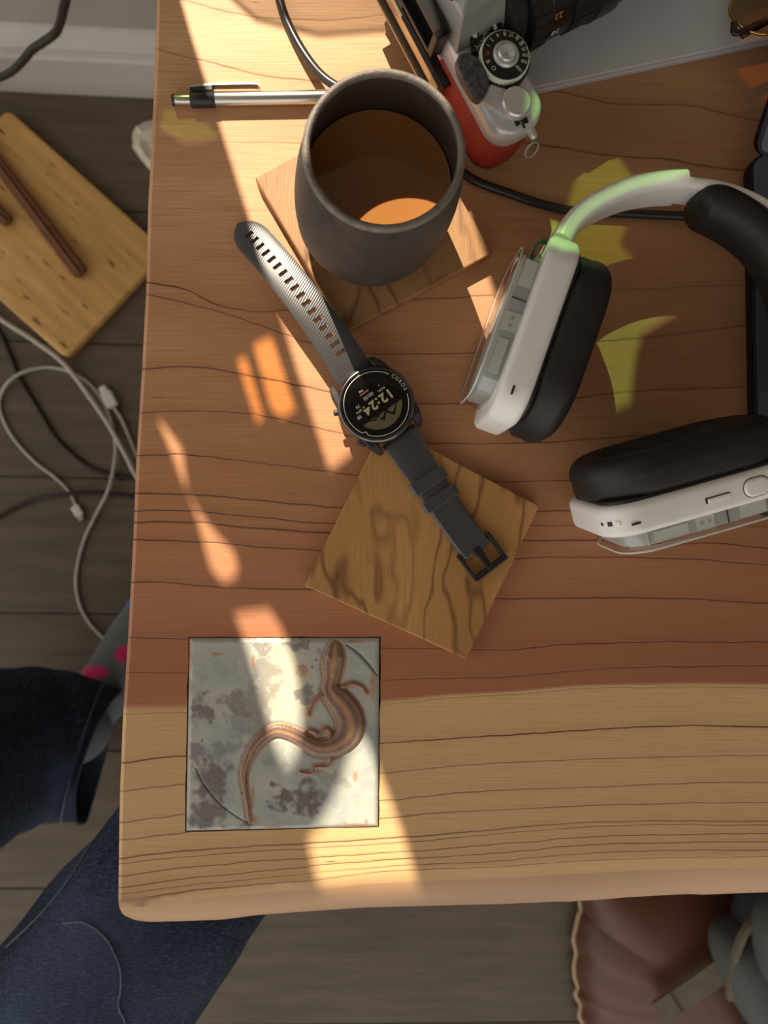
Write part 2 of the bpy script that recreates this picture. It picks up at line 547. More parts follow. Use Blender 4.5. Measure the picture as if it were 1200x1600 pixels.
def slab():
    bm = bmesh.new()
    u1 = bm.loops.layers.uv.new('ring'); u2 = bm.loops.layers.uv.new('gap')
    rows = []     # each: list of (co, K, y px, strength)
    def col_x(y_mid, off): return x_left(y_mid) + off
    ylines = []
    for pts, s0, s1 in RINGS:
        ym = lin(pts, 215)
        ylines.append([(col_x(ym, o), smooth_lin(pts, col_x(ym, o)), s0 + (s1 - s0) * min(o / 1000, 1)) for o in offs])
    back = [(x_left(-1000) + o, -1000, .3) for o in offs]
    ylines = [back] + ylines
    def top_z(o): return T - 0.0014 if o == 0 else T
    for k in range(len(ylines)):
        cur = ylines[k]
        row = []
        for i, (x, y, s) in enumerate(cur):
            p = P(x, y, top_z(offs[i]))
            if k == 0: p.y = BACKY
            row.append((p, float(k), y, s))
        rows.append(row)
        if k + 1 < len(ylines):
            nsub = 3 if ylines[k + 1][40][1] - cur[40][1] > 25 else 2
            for q in range(1, nsub):
                t = q / nsub
                row = []
                for i in range(len(offs)):
                    a, b = cur[i], ylines[k + 1][i]
                    y = a[1] + (b[1] - a[1]) * t
                    p = P(a[0] + (b[0] - a[0]) * t, y, top_z(offs[i]))
                    if k == 0:
                        p.y = BACKY + (P(a[0], b[1], T).y - BACKY) * t
                    row.append((p, k + t, y, a[2] + (b[2] - a[2]) * t))
                rows.append(row)
    live = rows[-1]
    ntop = len(rows)
    H1, TH = 0.021, 0.046
    xs = [c[0] for c in ylines[-1]]
    for j in range(1, NB + 1):
        a = R_(90 * j / NB)
        row = []
        for i in range(len(offs)):
            pb = P(max(xs[i], 184), smooth_lin(OUTLINE, max(xs[i], 190), 8), T - H1)
            p = live[i][0]
            f = math.sin(a)
            w = mnoise.noise(Vector((pb.x * 30, j * 0.7, 1))) * 0.0006 * math.sin(a * 2)
            x = p.x + (0.0022 * (f ** 4) * (4 - i) / 4 if i < 4 else 0)
            row.append((Vector((x, p.y + (pb.y - p.y) * f, p.z - H1 * (0.42 * f ** 1.2 + 0.58 * (1 - math.cos(a))) + w)), NR + 0.4 * j / NB + .05, 1395 + 8 * j, 0.6))
        rows.append(row)
    # underside mirrors the top
    under = []
    for idx in range(len(rows) - 2, -1, -1):
        row = []
        for i, (p, k, y, s) in enumerate(rows[idx]):
            if idx >= ntop:
                q = Vector((p.x, p.y, T - H1 - (TH - H1) * (1 - (T - p.z) / H1)))
            else:
                q = Vector((p.x, p.y, T - TH))
            row.append((q, k, y, s))
        under.append((idx, row))
    V = [[bm.verts.new(c[0]) for c in r] for r in rows]
    VU = {idx: [bm.verts.new(c[0]) for c in r] for idx, r in under}
    def face(vs4, info, gap):
        try: f = bm.faces.new(vs4)
        except ValueError: return
        f.smooth = True
        for lp, c in zip(f.loops, info):
            lp[u1].uv = (c[1], c[2] / 1000)
            lp[u2].uv = (gap, c[3])
    for r in range(len(rows) - 1):
        dk = rows[r + 1][5][1] - rows[r][5][1]
        for i in range(len(offs) - 1):
            g0 = (rows[r + 1][i][2] - rows[r][i][2]) / max(dk, 1e-4)
            g1 = (rows[r + 1][i + 1][2] - rows[r][i + 1][2]) / max(dk, 1e-4)
            f = bm.faces.new((V[r][i], V[r + 1][i], V[r + 1][i + 1], V[r][i + 1]))
            f.smooth = True
            for lp, c, g_ in zip(f.loops, (rows[r][i], rows[r + 1][i], rows[r + 1][i + 1], rows[r][i + 1]), (g0, g0, g1, g1)):
                lp[u1].uv = (c[1], c[2] / 1000)
                lp[u2].uv = (g_, c[3])
    VU[len(rows) - 1] = V[-1]
    for r in range(len(rows) - 1):
        a, b = VU[r], VU[r + 1]
        for i in range(len(offs) - 1):
            face((a[i], a[i + 1], b[i + 1], b[i]), (rows[r][i], rows[r][i + 1], rows[r + 1][i + 1], rows[r + 1][i]), 40)
        for i, fl in ((0, 0), (len(offs) - 1, 1)):
            q = [V[r][i], V[r + 1][i], b[i], a[i]]
            inf = [rows[r][i], rows[r + 1][i], rows[r + 1][i], rows[r][i]]
            if r == len(rows) - 2: q = q[:1] + q[1:2] + q[3:]; inf = inf[:2] + inf[3:]
            face(q[::-1] if not fl else q, inf[::-1] if not fl else inf, (rows[r + 1][i][2] - rows[r][i][2]) / max(rows[r + 1][i][1] - rows[r][i][1], 1e-4))
    for i in range(len(offs) - 1):
        face((V[0][i], V[0][i + 1], VU[0][i + 1], VU[0][i]), (rows[0][i],) * 4, 40)
    bmesh.ops.recalc_face_normals(bm, faces=bm.faces)
    me = bpy.data.meshes.new('slab')
    bm.to_mesh(me); bm.free()
    me.set_sharp_from_angle(angle=R_(19))
    return me

def wood_mat():
    m = bpy.data.materials.new('redwood_slab')
    g = NT(m)
    uv1 = g.n('ShaderNodeUVMap', uv_map='ring'); uv2 = g.n('ShaderNodeUVMap', uv_map='gap')
    s1 = g.n('ShaderNodeSeparateXYZ'); g.l(uv1.outputs[0], s1.inputs[0])
    s2 = g.n('ShaderNodeSeparateXYZ'); g.l(uv2.outputs[0], s2.inputs[0])
    K, ry = s1.outputs[0], s1.outputs[1]
    gap, st = s2.outputs[0], s2.outputs[1]
    tc = g.n('ShaderNodeTexCoord')
    so = g.n('ShaderNodeSeparateXYZ'); g.l(tc.outputs['Object'], so.inputs[0])
    X = so.outputs[0]
    def vec(a, b, seed=0.0):
        c = g.n('ShaderNodeCombineXYZ')
        g.l(g.math('MULTIPLY', X, a), c.inputs[0]); g.l(g.math('MULTIPLY', ry, b), c.inputs[1]); c.inputs[2].default_value = seed
        return c.outputs[0]
    kr = g.math('ROUND', K)
    d = g.math('MULTIPLY', g.math('SUBTRACT', K, kr), gap)
    wob = g.math('MULTIPLY', g.math('SUBTRACT', g.noise(vec(60, 30), 1.0, 3), 0.5), 5.0)
    d = g.math('ADD', d, wob)
    wn = g.n('ShaderNodeTexWhiteNoise', noise_dimensions='1D'); g.l(kr, wn.inputs['W'])
    thick = g.math('MULTIPLY_ADD', wn.outputs[0], 0.7, 0.75)
    core = g.math('POWER', 2.718, g.math('MULTIPLY', g.math('POWER', g.math('ABSOLUTE', g.math('DIVIDE', d, thick)), 2.0), -1.0))
    above = g.math('LESS_THAN', d, 0)
    late = g.math('MULTIPLY', above, g.math('POWER', 2.718, g.math('DIVIDE', d, 7.0)))
    below = g.math('MULTIPLY', g.math('SUBTRACT', 1.0, above), g.math('POWER', 2.718, g.math('DIVIDE', d, -2.5)))
    pres = g.math('MULTIPLY_ADD', g.noise(vec(14, 40, 3.0), 1.0, 2), 1.4, 0.1, clamp=True)
    core_s = g.math('MULTIPLY', g.math('MULTIPLY', core, st), pres, clamp=True)
    soft_s = g.math('MULTIPLY', g.math('MULTIPLY', g.math('ADD', late, below), st), 0.26, clamp=True)
    sap = g.math('MULTIPLY_ADD', g.math('SUBTRACT', K, 19.85), 6.0, 0.5, clamp=True)
    def c(r, g_, b): return srgb(r, g_, b)
    heart = g.ramp(ry, [(0.0, c(222, 180, 133)), (0.15, c(218, 175, 129)), (0.42, c(212, 162, 119)), (0.62, c(211, 159, 115)), (0.78, c(203, 149, 107)), (0.95, c(191, 133, 97)), (1.0, c(180, 118, 85))])
    sapc = g.ramp(g.math('SUBTRACT', ry, 1.0), [(0.08, c(226, 187, 138)), (0.2, c(224, 185, 136)), (0.36, c(228, 189, 138)), (0.398, c(208, 166, 120)), (0.402, c(176, 138, 104)), (0.45, c(158, 120, 94))])
    col = g.mix(sap, heart, sapc)
    big = g.noise(vec(5, 9, 5.0), 1.0, 3)
    col = g.mix(g.math('MULTIPLY_ADD', big, 1.6, -0.55, clamp=True), col, g.mix(sap, c(184, 122, 84), c(216, 172, 122)))
    fine = g.noise(vec(26, 420, 1.0), 1.0, 4, 0.65)
    col = g.mix(g.math('MULTIPLY_ADD', fine, 1.5, -0.62, clamp=True), col, g.mix(sap, c(160, 102, 70), c(188, 142, 94)))
    fleck = g.noise(vec(95, 700, 2.0), 1.0, 2, 0.5)
    fl = g.math('MULTIPLY_ADD', fleck, 9.0, -6.1, clamp=True)
    col = g.mix(g.math('MULTIPLY', fl, 0.4), col, c(112, 64, 40))
    # the heartwood is darker towards the middle of the slab
    dk = g.math('MULTIPLY', g.math('MULTIPLY_ADD', X, 2.2, 0.12, clamp=True), g.math('SUBTRACT', 1.0, sap))
    col = g.mix(g.math('MULTIPLY', dk, 0.55), col, c(140, 88, 62))
    col = g.mix(soft_s, col, g.mix(sap, c(128, 68, 46), c(164, 114, 66)))
    col = g.mix(core_s, col, g.mix(sap, c(84, 42, 30), c(112, 70, 38)))
    # freckle pits
    pit = g.noise(vec(55, 160, 9.0), 1.0, 1, 0.3)
    col = g.mix(g.math('MULTIPLY_ADD', pit, 14.0, -11.2, clamp=True), col, c(80, 44, 28))
    g.l(col, g.b.inputs['Base Color'])
    g.b.inputs['Roughness'].default_value = 0.5
    g.b.inputs['Specular IOR Level'].default_value = 0.4
    h = g.math('SUBTRACT', g.math('MULTIPLY', fine, 0.25), core_s)
    g.bump(h, 0.00035)
    return m
M_WOOD = wood_mat()
desk = thing('desk', 'reddish live edge wooden desk slab with a ceramic tile let into its corner', 'desk', (0, 0, 0))
sm = slab()
tmp = bpy.data.objects.new('tmp', sm); C.objects.link(tmp)
TC = [(296, 997), (592.5, 997), (591, 1291.5), (290.5, 1298.5)]
cut = []
for a, b in zip(range(4), (1, 2, 3, 0)):
    for i in range(12):
        t = i / 12
        x = TC[a][0] + (TC[b][0] - TC[a][0]) * t; y = TC[a][1] + (TC[b][1] - TC[a][1]) * t
        o = 1.6 + 1.6 * mnoise.noise(Vector((x * 0.05, y * 0.05, 2.2))) + (2.2 * abs(mnoise.noise(Vector((x * .09, y * .09, 7)))) if a in (1, 3) else 0)
        nx, ny = [(0, -1), (1, 0), (0, 1), (-1, 0)][a]
        if i == 0:
            nx, ny = [(-1, -1), (1, -1), (1, 1), (-1, 1)][a]
        cut.append(P(x + nx * o, y + ny * o, T))
cm = bpy.data.objects.new('cut', prism([(p.x, p.y) for p in cut][::-1], T - 0.009, T + 0.02)); C.objects.link(cm)
bo = tmp.modifiers.new('b', 'BOOLEAN'); bo.operation = 'DIFFERENCE'; bo.object = cm; bo.solver = 'EXACT'
bpy.context.view_layer.update()
sm2 = bpy.data.meshes.new_from_object(tmp.evaluated_get(bpy.context.evaluated_depsgraph_get()))
bpy.data.objects.remove(tmp); bpy.data.objects.remove(cm)
sm2.materials.clear()
slab_o = add('slab', sm2, M_WOOD, desk)
M_LEG = mat('leg_wood', srgb(120, 78, 50), srgb(100, 62, 40), 30, 0.6)
for x, y in ((-0.09, 0.5), (0.12, -0.02), (0.62, 0.5), (0.62, -0.02)):
    add('leg', box_in(I4, (x - 0.03, y - 0.03, 0), (x + 0.03, y + 0.03, T - 0.046), 0.003), M_LEG, desk)

# ------------------------------------------------------------------ salamander tile (height field)
def tile():
    ctr = P(443, 1146, T)
    root = thing('salamander_tile', 'square grey glazed ceramic tile with a raised brown salamander, set into the desk corner', 'tile', (ctr.x, ctr.y, T - 0.009))
    N = 200
    k = [P(*c, T) for c in TC]
    scl = 330 / 1200
    def cp(x, y):     # close-up coordinates -> photograph
        return (280 + x * scl, 980 + y * scl)
    spine = [(884, 92, 14), (884, 120, 40), (880, 170, 58), (872, 225, 58), (868, 285, 44), (855, 335, 42), (880, 385, 62), (930, 440, 74), (968, 510, 80), (970, 575, 78), (935, 635, 68), (870, 675, 56), (790, 680, 46), (735, 655, 42), (680, 622, 40), (610, 592, 38), (545, 586, 36), (475, 625, 33), (420, 690, 29), (385, 770, 24), (370, 840, 18), (378, 920, 14), (390, 1000, 11), (402, 1100, 8)]
    legs = [[(818, 380, 14), (765, 425, 13), (738, 470, 12), (735, 492, 14)], [(930, 335, 14), (985, 318, 12), (1040, 338, 10), (1062, 372, 9)],
            [(855, 640, 14), (858, 590, 13), (830, 572, 12), (800, 600, 11), (785, 618, 10)], [(785, 596, 6), (745, 578, 7), (712, 588, 6)],
            [(868, 700, 14), (858, 760, 12), (835, 785, 11), (770, 788, 9), (752, 822, 9), (690, 820, 8)]]
    cuts = [[(98, 800, 7), (140, 885, 6), (210, 975, 5), (290, 1045, 5), (390, 1108, 4)], [(950, 98, 5), (1005, 135, 11), (1070, 200, 12), (1125, 272, 5)]]
    def dense(pl):
        out = []
        pv = catmull([Vector((a, b, c)) for a, b, c in pl], 6)
        return np.array([tuple(v) for v in pv])
    # grid in photo px
    ii, jj = np.meshgrid(np.arange(N + 1) / N, np.arange(N + 1) / N, indexing='ij')   # i across, j down
    tc = np.array(TC)
    G = (tc[0] * (1 - ii)[..., None] * (1 - jj)[..., None] + tc[1] * ii[..., None] * (1 - jj)[..., None]
         + tc[2] * ii[..., None] * jj[..., None] + tc[3] * (1 - ii)[..., None] * jj[..., None])
    CX = (G[..., 0] - 280) / scl; CY = (G[..., 1] - 980) / scl
    def dist(pl):
        p = dense(pl)
        best = np.full(CX.shape, 1e9); rr = np.ones(CX.shape); side = np.zeros(CX.shape)
        for a, b in zip(p, p[1:]):
            dx, dy = b[0] - a[0], b[1] - a[1]
            t = np.clip(((CX - a[0]) * dx + (CY - a[1]) * dy) / (dx * dx + dy * dy + 1e-9), 0, 1)
            ex, ey = CX - (a[0] + t * dx), CY - (a[1] + t * dy)
            d = np.hypot(ex, ey); r = a[2] + (b[2] - a[2]) * t
            m = d / r < best / rr
            side = np.where(m, np.sign(dx * ey - dy * ex) * d / r, side)
            best = np.where(m, d, best); rr = np.where(m, r, rr)
        return best, rr, side
    db, rb, side = dist(spine)
    q = db / rb
    h = np.where(q < 1, 0.0022 * np.sqrt(np.clip(1 - q * q, 0, 1)) * np.clip(rb / 55, 0.35, 1.1), 0)
    body = q < 1.0
    groove = np.exp(-((db - rb - 7) / 7) ** 2) * -0.0006
    legm = np.zeros(CX.shape, bool); outl = np.exp(-(np.clip(db - rb, 0, None) / 9) ** 2)
    for pl in legs:
        dl, rl, _ = dist(pl)
        hl = np.where(dl < rl, 0.0013 * np.sqrt(np.clip(1 - (dl / rl) ** 2, 0, 1)), 0)
        h = np.maximum(h, hl); legm |= dl < rl
        outl = np.maximum(outl, 0.9 * np.exp(-(np.clip(dl - rl, 0, None) / 9) ** 2))
    anim = body | legm
    def nz(x, y, s, seed=0, oct_=3):
        out = np.empty(x.shape)
        f = out.ravel(); xs = x.ravel(); ys = y.ravel()
        for n_ in range(f.size):
            f[n_] = mnoise.fractal(Vector((xs[n_] * s, ys[n_] * s, seed)), 0.7, 2.1, oct_)
        return out
    n1 = nz(CX, CY, 0.006, 1); n2 = nz(CX, CY, 0.02, 5); n3 = nz(CX, CY, 0.07, 9, 2)
    WX = CX + 75 * nz(CX, CY, 0.011, 21); WY = CY + 75 * nz(CX, CY, 0.011, 33)
    hh = h + groove * ~anim + n2 * 0.00012
    dark = np.zeros(CX.shape)
    for x, y, a, b, s in ((130, 455, 60, 85, .9), (345, 430, 70, 85, .7), (720, 385, 48, 55, .8), (685, 108, 80, 28, .8), (565, 960, 42, 68, 1), (735, 985, 70, 75, 1), (205, 850, 95, 110, .95), (170, 1050, 110, 80, .9), (95, 730, 45, 60, .7), (440, 520, 60, 90, .5), (470, 110, 50, 40, .6), (500, 250, 80, 80, .6), (490, 390, 80, 110, .6), (360, 560, 60, 60, .4), (620, 960, 60, 40, .6), (270, 680, 90, 40, .5), (560, 760, 60, 60, .3), (860, 850, 60, 40, .35), (340, 1125, 70, 30, .6)):
        e = ((WX - x) / a) ** 2 + ((WY - y) / b) ** 2 + n2 * 0.35 + n3 * 0.15
        dark = np.maximum(dark, s * np.clip(1.5 - e, 0, 1))
    def L(c): return np.array(srgb(*c)[:3])
    base = L((184, 186, 176)); alt = L((164, 171, 167)); purp = L((92, 80, 86)); cream = L((224, 216, 182)); rust = L((176, 112, 62))
    w = np.clip(n1 * 0.9 + 0.4, 0, 1)[..., None]
    col = base * (1 - w) + alt * w
    cr = np.clip(np.exp(-(((CX - 600) / 150) ** 2 + ((CY - 300) / 260) ** 2)) * 0.8 + n3 * 0.1, 0, 1)[..., None]
    col = col * (1 - cr) + cream * cr
    dk = np.clip(dark * (0.9 + n3 * 0.15), 0, 1)[..., None]
    col = col * (1 - dk) + purp * dk
    sp = np.zeros(CX.shape)
    for x, y, a, b in ((215, 150, 42, 14), (424, 200, 14, 44), (66, 150, 14, 90), (66, 330, 10, 60), (1100, 330, 20, 90), (1062, 1105, 14, 22), (1010, 1120, 70, 12), (940, 1112, 12, 10), (1000, 845, 16, 30), (700, 240, 40, 40), (780, 815, 40, 10), (420, 950, 12, 90), (540, 1130, 60, 14), (985, 80, 60, 10), (430, 1090, 20, 25)):
        e = ((CX - x) / a) ** 2 + ((CY - y) / b) ** 2 + n3 * 0.8
        sp = np.maximum(sp, np.clip(1.2 - e, 0, 1))
    sp = np.maximum(sp * 0.75, outl * (0.85 + 0.4 * n2))
    sp = np.clip(sp, 0, 1)[..., None]
    col = col * (1 - sp) + rust * sp
    for pl in cuts:
        dc, rc, _ = dist(pl)
        g_ = np.exp(-(dc / (rc * 0.8)) ** 2)
        hh -= 0.0007 * g_
        col = col * (1 - 0.85 * g_[..., None]) + L((52, 48, 50)) * 0.85 * g_[..., None]
    for x, y in ((778, 183), (755, 225), (132, 640), (152, 750), (125, 1135), (360, 940)):
        g_ = np.clip(1.5 - np.hypot(CX - x, CY - y) / 6, 0, 1)[..., None]
        col = col * (1 - g_) + L((50, 42, 40)) * g_
    # salamander colours: dark stripes along the back
    brown = L((150, 104, 72)); dk2 = L((84, 58, 54)); lt = L((190, 140, 98))
    stripe = np.clip(np.exp(-((np.abs(side) - 0.42) / 0.2) ** 2) * (0.9 + n3 * .6), 0, 1)[..., None]
    hl_ = np.clip(np.exp(-((side + 0.05) / 0.22) ** 2) * 0.7 + n3 * 0.25, 0, 1)[..., None]
    ac = brown * (1 - stripe) + dk2 * stripe
    ac = ac * (1 - hl_) + lt * hl_
    edge = np.clip((np.abs(side) - 0.74) / 0.2, 0, 1)[..., None]
    ac = ac * (1 - edge) + L((70, 42, 36)) * edge
    for ex, ey in ((852, 160), (914, 158)):
        e_ = np.clip(1.4 - np.hypot((CX - ex) / 11, (CY - ey) / 17), 0, 1)
        ac = ac * (1 - .8 * e_[..., None]) + L((60, 40, 36)) * .8 * e_[..., None]
        hh = hh + 0.0006 * e_
    patch = np.clip(np.exp(-(((CX - 884) / 34) ** 2 + ((CY - 205) / 42) ** 2)) * (0.9 + n3 * .5), 0, 1)[..., None] * 0.7
    ac = ac * (1 - patch) + L((186, 142, 98)) * patch
    ac = np.where(legm[..., None] & ~body[..., None], dk2 * 0.5 + rust * 0.5, ac)
    rimd = np.minimum(np.minimum(ii, 1 - ii), np.minimum(jj, 1 - jj)) * N
    hh = hh - 0.0016 * np.clip(1 - rimd / 5, 0, 1) ** 2
    top = T + 0.0012
    def sheet(mask, name, mt, colr, lift):
        bm = bmesh.new()
        cl = bm.verts.layers.float_color.new('glaze')
        vv = {}
        def gv(i, j):
            if (i, j) not in vv:
                p = P(G[i, j, 0], G[i, j, 1], T)
                v = bm.verts.new((p.x, p.y, top + hh[i, j] + lift))
                v[cl] = (*np.clip(colr[i, j], 0, 1), 1)
                vv[(i, j)] = v
            return vv[(i, j)]
        for i in range(N):
            for j in range(N):
                if mask(i, j):
                    f = bm.faces.new((gv(i, j), gv(i, j + 1), gv(i + 1, j + 1), gv(i + 1, j)))
                    f.smooth = True
        be = [e for e in bm.edges if e.is_boundary]
        r = bmesh.ops.extrude_edge_only(bm, edges=be)
        for v in r['geom']:
            if isinstance(v, bmesh.types.BMVert):
                v.co.z = T - 0.0085 if lift == 0 else v.co.z - 0.0006
        if lift == 0:
            bmesh.ops.holes_fill(bm, edges=[e for e in bm.edges if e.is_boundary])
        me = bpy.data.meshes.new(name)
        bm.to_mesh(me); bm.free()
        add(name, me, mt, root)
    def gm(name, rough, coat):
        m = bpy.data.materials.new(name)
        g = NT(m)
        at = g.n('ShaderNodeAttribute', attribute_name='glaze')
        f = g.noise(g.obj(), 900, 2)
        g.l(g.mix(g.math('MULTIPLY', f, 0.16), at.outputs['Color'], (0.9, 0.88, 0.8, 1)), g.b.inputs['Base Color'])
        g.b.inputs['Roughness'].default_value = rough
        g.b.inputs['Coat Weight'].default_value = coat
        g.b.inputs['Coat Roughness'].default_value = 0.25
        return m
    am = anim
    sheet(lambda i, j: True, 'glazed_slab', gm('tile_glaze', 0.42, 0.15), col, 0)
    sheet(lambda i, j: am[i, j] and am[i + 1, j] and am[i, j + 1] and am[i + 1, j + 1], 'salamander', gm('salamander_glaze', 0.33, 0.3), ac, 0.00025)
tile()

# ------------------------------------------------------------------ coasters
def coaster_mat(name, a, b, cdark, rot, sc_):
    m = bpy.data.materials.new(name)
    g = NT(m)
    v = g.obj((1, 0.33, 1), (0, 0, rot))
    warp = g.noise(v, sc_ * 0.55, 4, 0.6)
    nz = g.noise(v, sc_, 3)
    rings = g.math('FRACT', g.math('MULTIPLY', warp, 13.0))
    tri = g.math('ABSOLUTE', g.math('SUBTRACT', rings, 0.5))
    col = g.mix(g.math('MULTIPLY_ADD', nz, 2.4, -0.7, clamp=True), a, b)
    ln = g.math('MULTIPLY_ADD', tri, -5.5, 1.0, clamp=True)
    tone_mask = g.math('MULTIPLY_ADD', g.noise(v, sc_ * 0.8, 2), 4.5, -1.3, clamp=True)
    col = g.mix(g.math('MULTIPLY', g.math('MULTIPLY', ln, tone_mask), 0.85), col, cdark)
    blob = g.math('MULTIPLY_ADD', g.noise(g.obj((1, .6, 1), (0, 0, rot + .5)), sc_ * 0.45, 3), 6.0, -3.7, clamp=True)
    col = g.mix(g.math('MULTIPLY', blob, 0.5), col, cdark)
    fine = g.noise(g.obj((1, 0.08, 1), (0, 0, rot)), 900, 3)
    col = g.mix(g.math('MULTIPLY_ADD', fine, 0.9, -0.3, clamp=True), col, tuple(x * 0.8 for x in b[:3]) + (1,))
    g.l(col, g.b.inputs['Base Color'])
    g.b.inputs['Roughness'].default_value = 0.45
    g.bump(fine, 0.0002)
    return m
CT = 0.008
def coaster(pts, m, label):
    w = [P(x, y, T + CT) for x, y in pts]
    o = add('wooden_coaster', prism([(p.x, p.y) for p in w][::-1], T, T + CT, 0.0007), m)
    centre(o)
    return tag(o, label, 'coaster', 'square wooden coasters')
coaster([(398, 277), (628, 152), (770, 395), (540, 519)], coaster_mat('walnut_coaster', srgb(184, 140, 94), srgb(150, 106, 68), srgb(92, 60, 36), 0.55, 20),
        'square brown wooden coaster under the dark coffee mug')
coaster([(600, 664), (843, 790), (729, 1030), (476, 915)], coaster_mat('olive_coaster', srgb(212, 162, 100), srgb(182, 132, 76), srgb(104, 66, 36), -0.9, 21),
        'square swirly grained wooden coaster under the watch buckle')

# ------------------------------------------------------------------ mug and coffee
def mug():
    ax = P(601.5, 233.5, T + 0.095)
    b = T + CT
    M = Matrix.Translation((ax.x, ax.y, b))
    SH = (-0.0042, 0.0042, 0.087)
    out = [(0.012, 0), (0.028, 0), (0.0325, 0.0012), (0.0352, 0.005), (0.0375, 0.015), (0.0382, 0.028), (0.0384, 0.040), (0.0380, 0.052), (0.0371, 0.064), (0.0356, 0.075), (0.0345, 0.081), (0.0342, 0.0850), (0.0340, 0.0864), (0.0336, 0.0870), (0.0326, 0.0872), (0.0316, 0.0870), (0.0312, 0.0864), (0.0310, 0.085)]
    inn = [(0.0318, 0.078), (0.0333, 0.068), (0.0345, 0.055), (0.035, 0.04), (0.034, 0.02), (0.030, 0.009), (0.02, 0.006), (0.006, 0.006)]
    m = mat('dark_stoneware', srgb(68, 61, 56), srgb(52, 47, 43), 140, 0.55, bump=0.00035, bscale=700)
    g = NT(m)
    o = add('mug', lathe(out + inn, None, 72, M, wob=0.012, shear=SH), m, None, 60)
    centre(o, Vector((ax.x, ax.y, b)))
    tag(o, 'dark grey handleless stoneware mug standing on a wooden coaster', 'mug')
    rp = [(0.0343, 0.0848), (0.0342, 0.0862), (0.0337, 0.0873), (0.0326, 0.0876), (0.0316, 0.0873), (0.0310, 0.0863), (0.0309, 0.0852)]
    add('sunlit_rim', lathe(rp, None, 72, M, wob=0.012, shear=SH, caps=False), mat('sunlit_clay', srgb(132, 123, 114), srgb(96, 88, 80), 160, 0.5, bump=.0003, bscale=900), o, 180)  # rim clay slightly pale, further lightened in colour to stand for direct sun
    mc = bpy.data.materials.new('milky_coffee')
    g = NT(mc)
    f = g.noise(g.obj(), 40, 3)
    g.l(g.mix(f, srgb(178, 122, 68), srgb(168, 112, 60)), g.b.inputs['Base Color'])
    g.b.inputs['Roughness'].default_value = 0.06
    g.b.inputs['Subsurface Weight'].default_value = 0.5
    g.b.inputs['Subsurface Radius'].default_value = (1.0, 0.22, 0.04)
    g.b.inputs['Subsurface Scale'].default_value = 0.006
    c = add('coffee', lathe([(0.005, 0.0075), (0.02, 0.0075), (0.028, 0.010), (0.0333, 0.021), (0.0343, 0.04), (0.0342, 0.0515), (0.0340, 0.0524), (0.0325, 0.0520), (0.02, 0.0520), (0.004, 0.0520)], None, 72, M, shear=SH), mc, None, 60)
    centre(c, Vector((ax.x, ax.y, b + 0.0075)))
    tag(c, 'milky brown coffee filling the dark stoneware mug', 'coffee')
mug()

# ------------------------------------------------------------------ pen
M_STEEL = mat('brushed_steel', srgb(200, 196, 190), srgb(188, 184, 178), 300, 0.28, 1.0, stretch=(0.1, 1, 1))
M_BLACKPL = mat('black_plastic', srgb(34, 33, 32), srgb(26, 25, 24), 200, 0.42)
M_RUBBER = mat('black_rubber', srgb(30, 28, 27), srgb(23, 22, 21), 150, 0.62, bump=0.0001)
def pen():
    r = 0.0038
    a = P(269, 156.5, T + r); e = P(592, 151, T + r)
    t = (e - a).normalized()
    px = (e - a).length / 323
    up = Vector((0, 0, 1)); side = t.cross(up)
    M = basis(side, up, t, a)
    root = thing('ballpoint_pen', 'silver click pen with black collar lying between the cable and the mug', 'pen', (a.x, a.y, T))
    def seg(name, prof, m): add(name, lathe([(r_, z_ * px) for r_, z_ in prof], None, 28, M), m, root, 40)
    seg('button_cap', [(0.0015, -0.3), (0.0028, 0), (0.003, 1), (0.003, 4.5)], M_BLACKPL)
    seg('push_button', [(0.0028, 4.5), (0.0029, 5), (0.0029, 30)], M_STEEL)
    seg('collar', [(0.003, 28), (0.0039, 29), (0.0041, 30), (0.0041, 66), (0.0039, 67)], M_BLACKPL)
    seg('barrel', [(0.0036, 66), (0.0038, 67), (0.0038, 240), (0.0037, 252), (0.0034, 268)], M_STEEL)
    seg('nib_cone', [(0.0034, 268), (0.0028, 290), (0.0016, 312), (0.0006, 318), (0.0005, 323)], M_STEEL)
    # clip along the far side of the barrel
    bm = bmesh.new()
    cl = [(29, -0.0049), (30, -0.0058), (70, -0.0068), (120, -0.0068), (134, -0.0066), (137, -0.0058)]
    for (z0, s0), (z1, s1) in zip(cl, cl[1:]):
        pass
    rings = []
    for z, s in cl:
        rings.append([M @ Vector((-abs(s) + dx, 0.001 + dy, z * px)) for dx, dy in ((-0.0003, -0.0022), (0.0008, -0.0022), (0.0008, 0.0022), (-0.0003, 0.0022))])
    add('clip', loft(rings), M_STEEL, root)
    add('clip_mount', box_in(M, (-0.0062, -0.002, 30 * px), (-0.003, 0.003, 65 * px), 0.0006), M_BLACKPL, root)
pen()

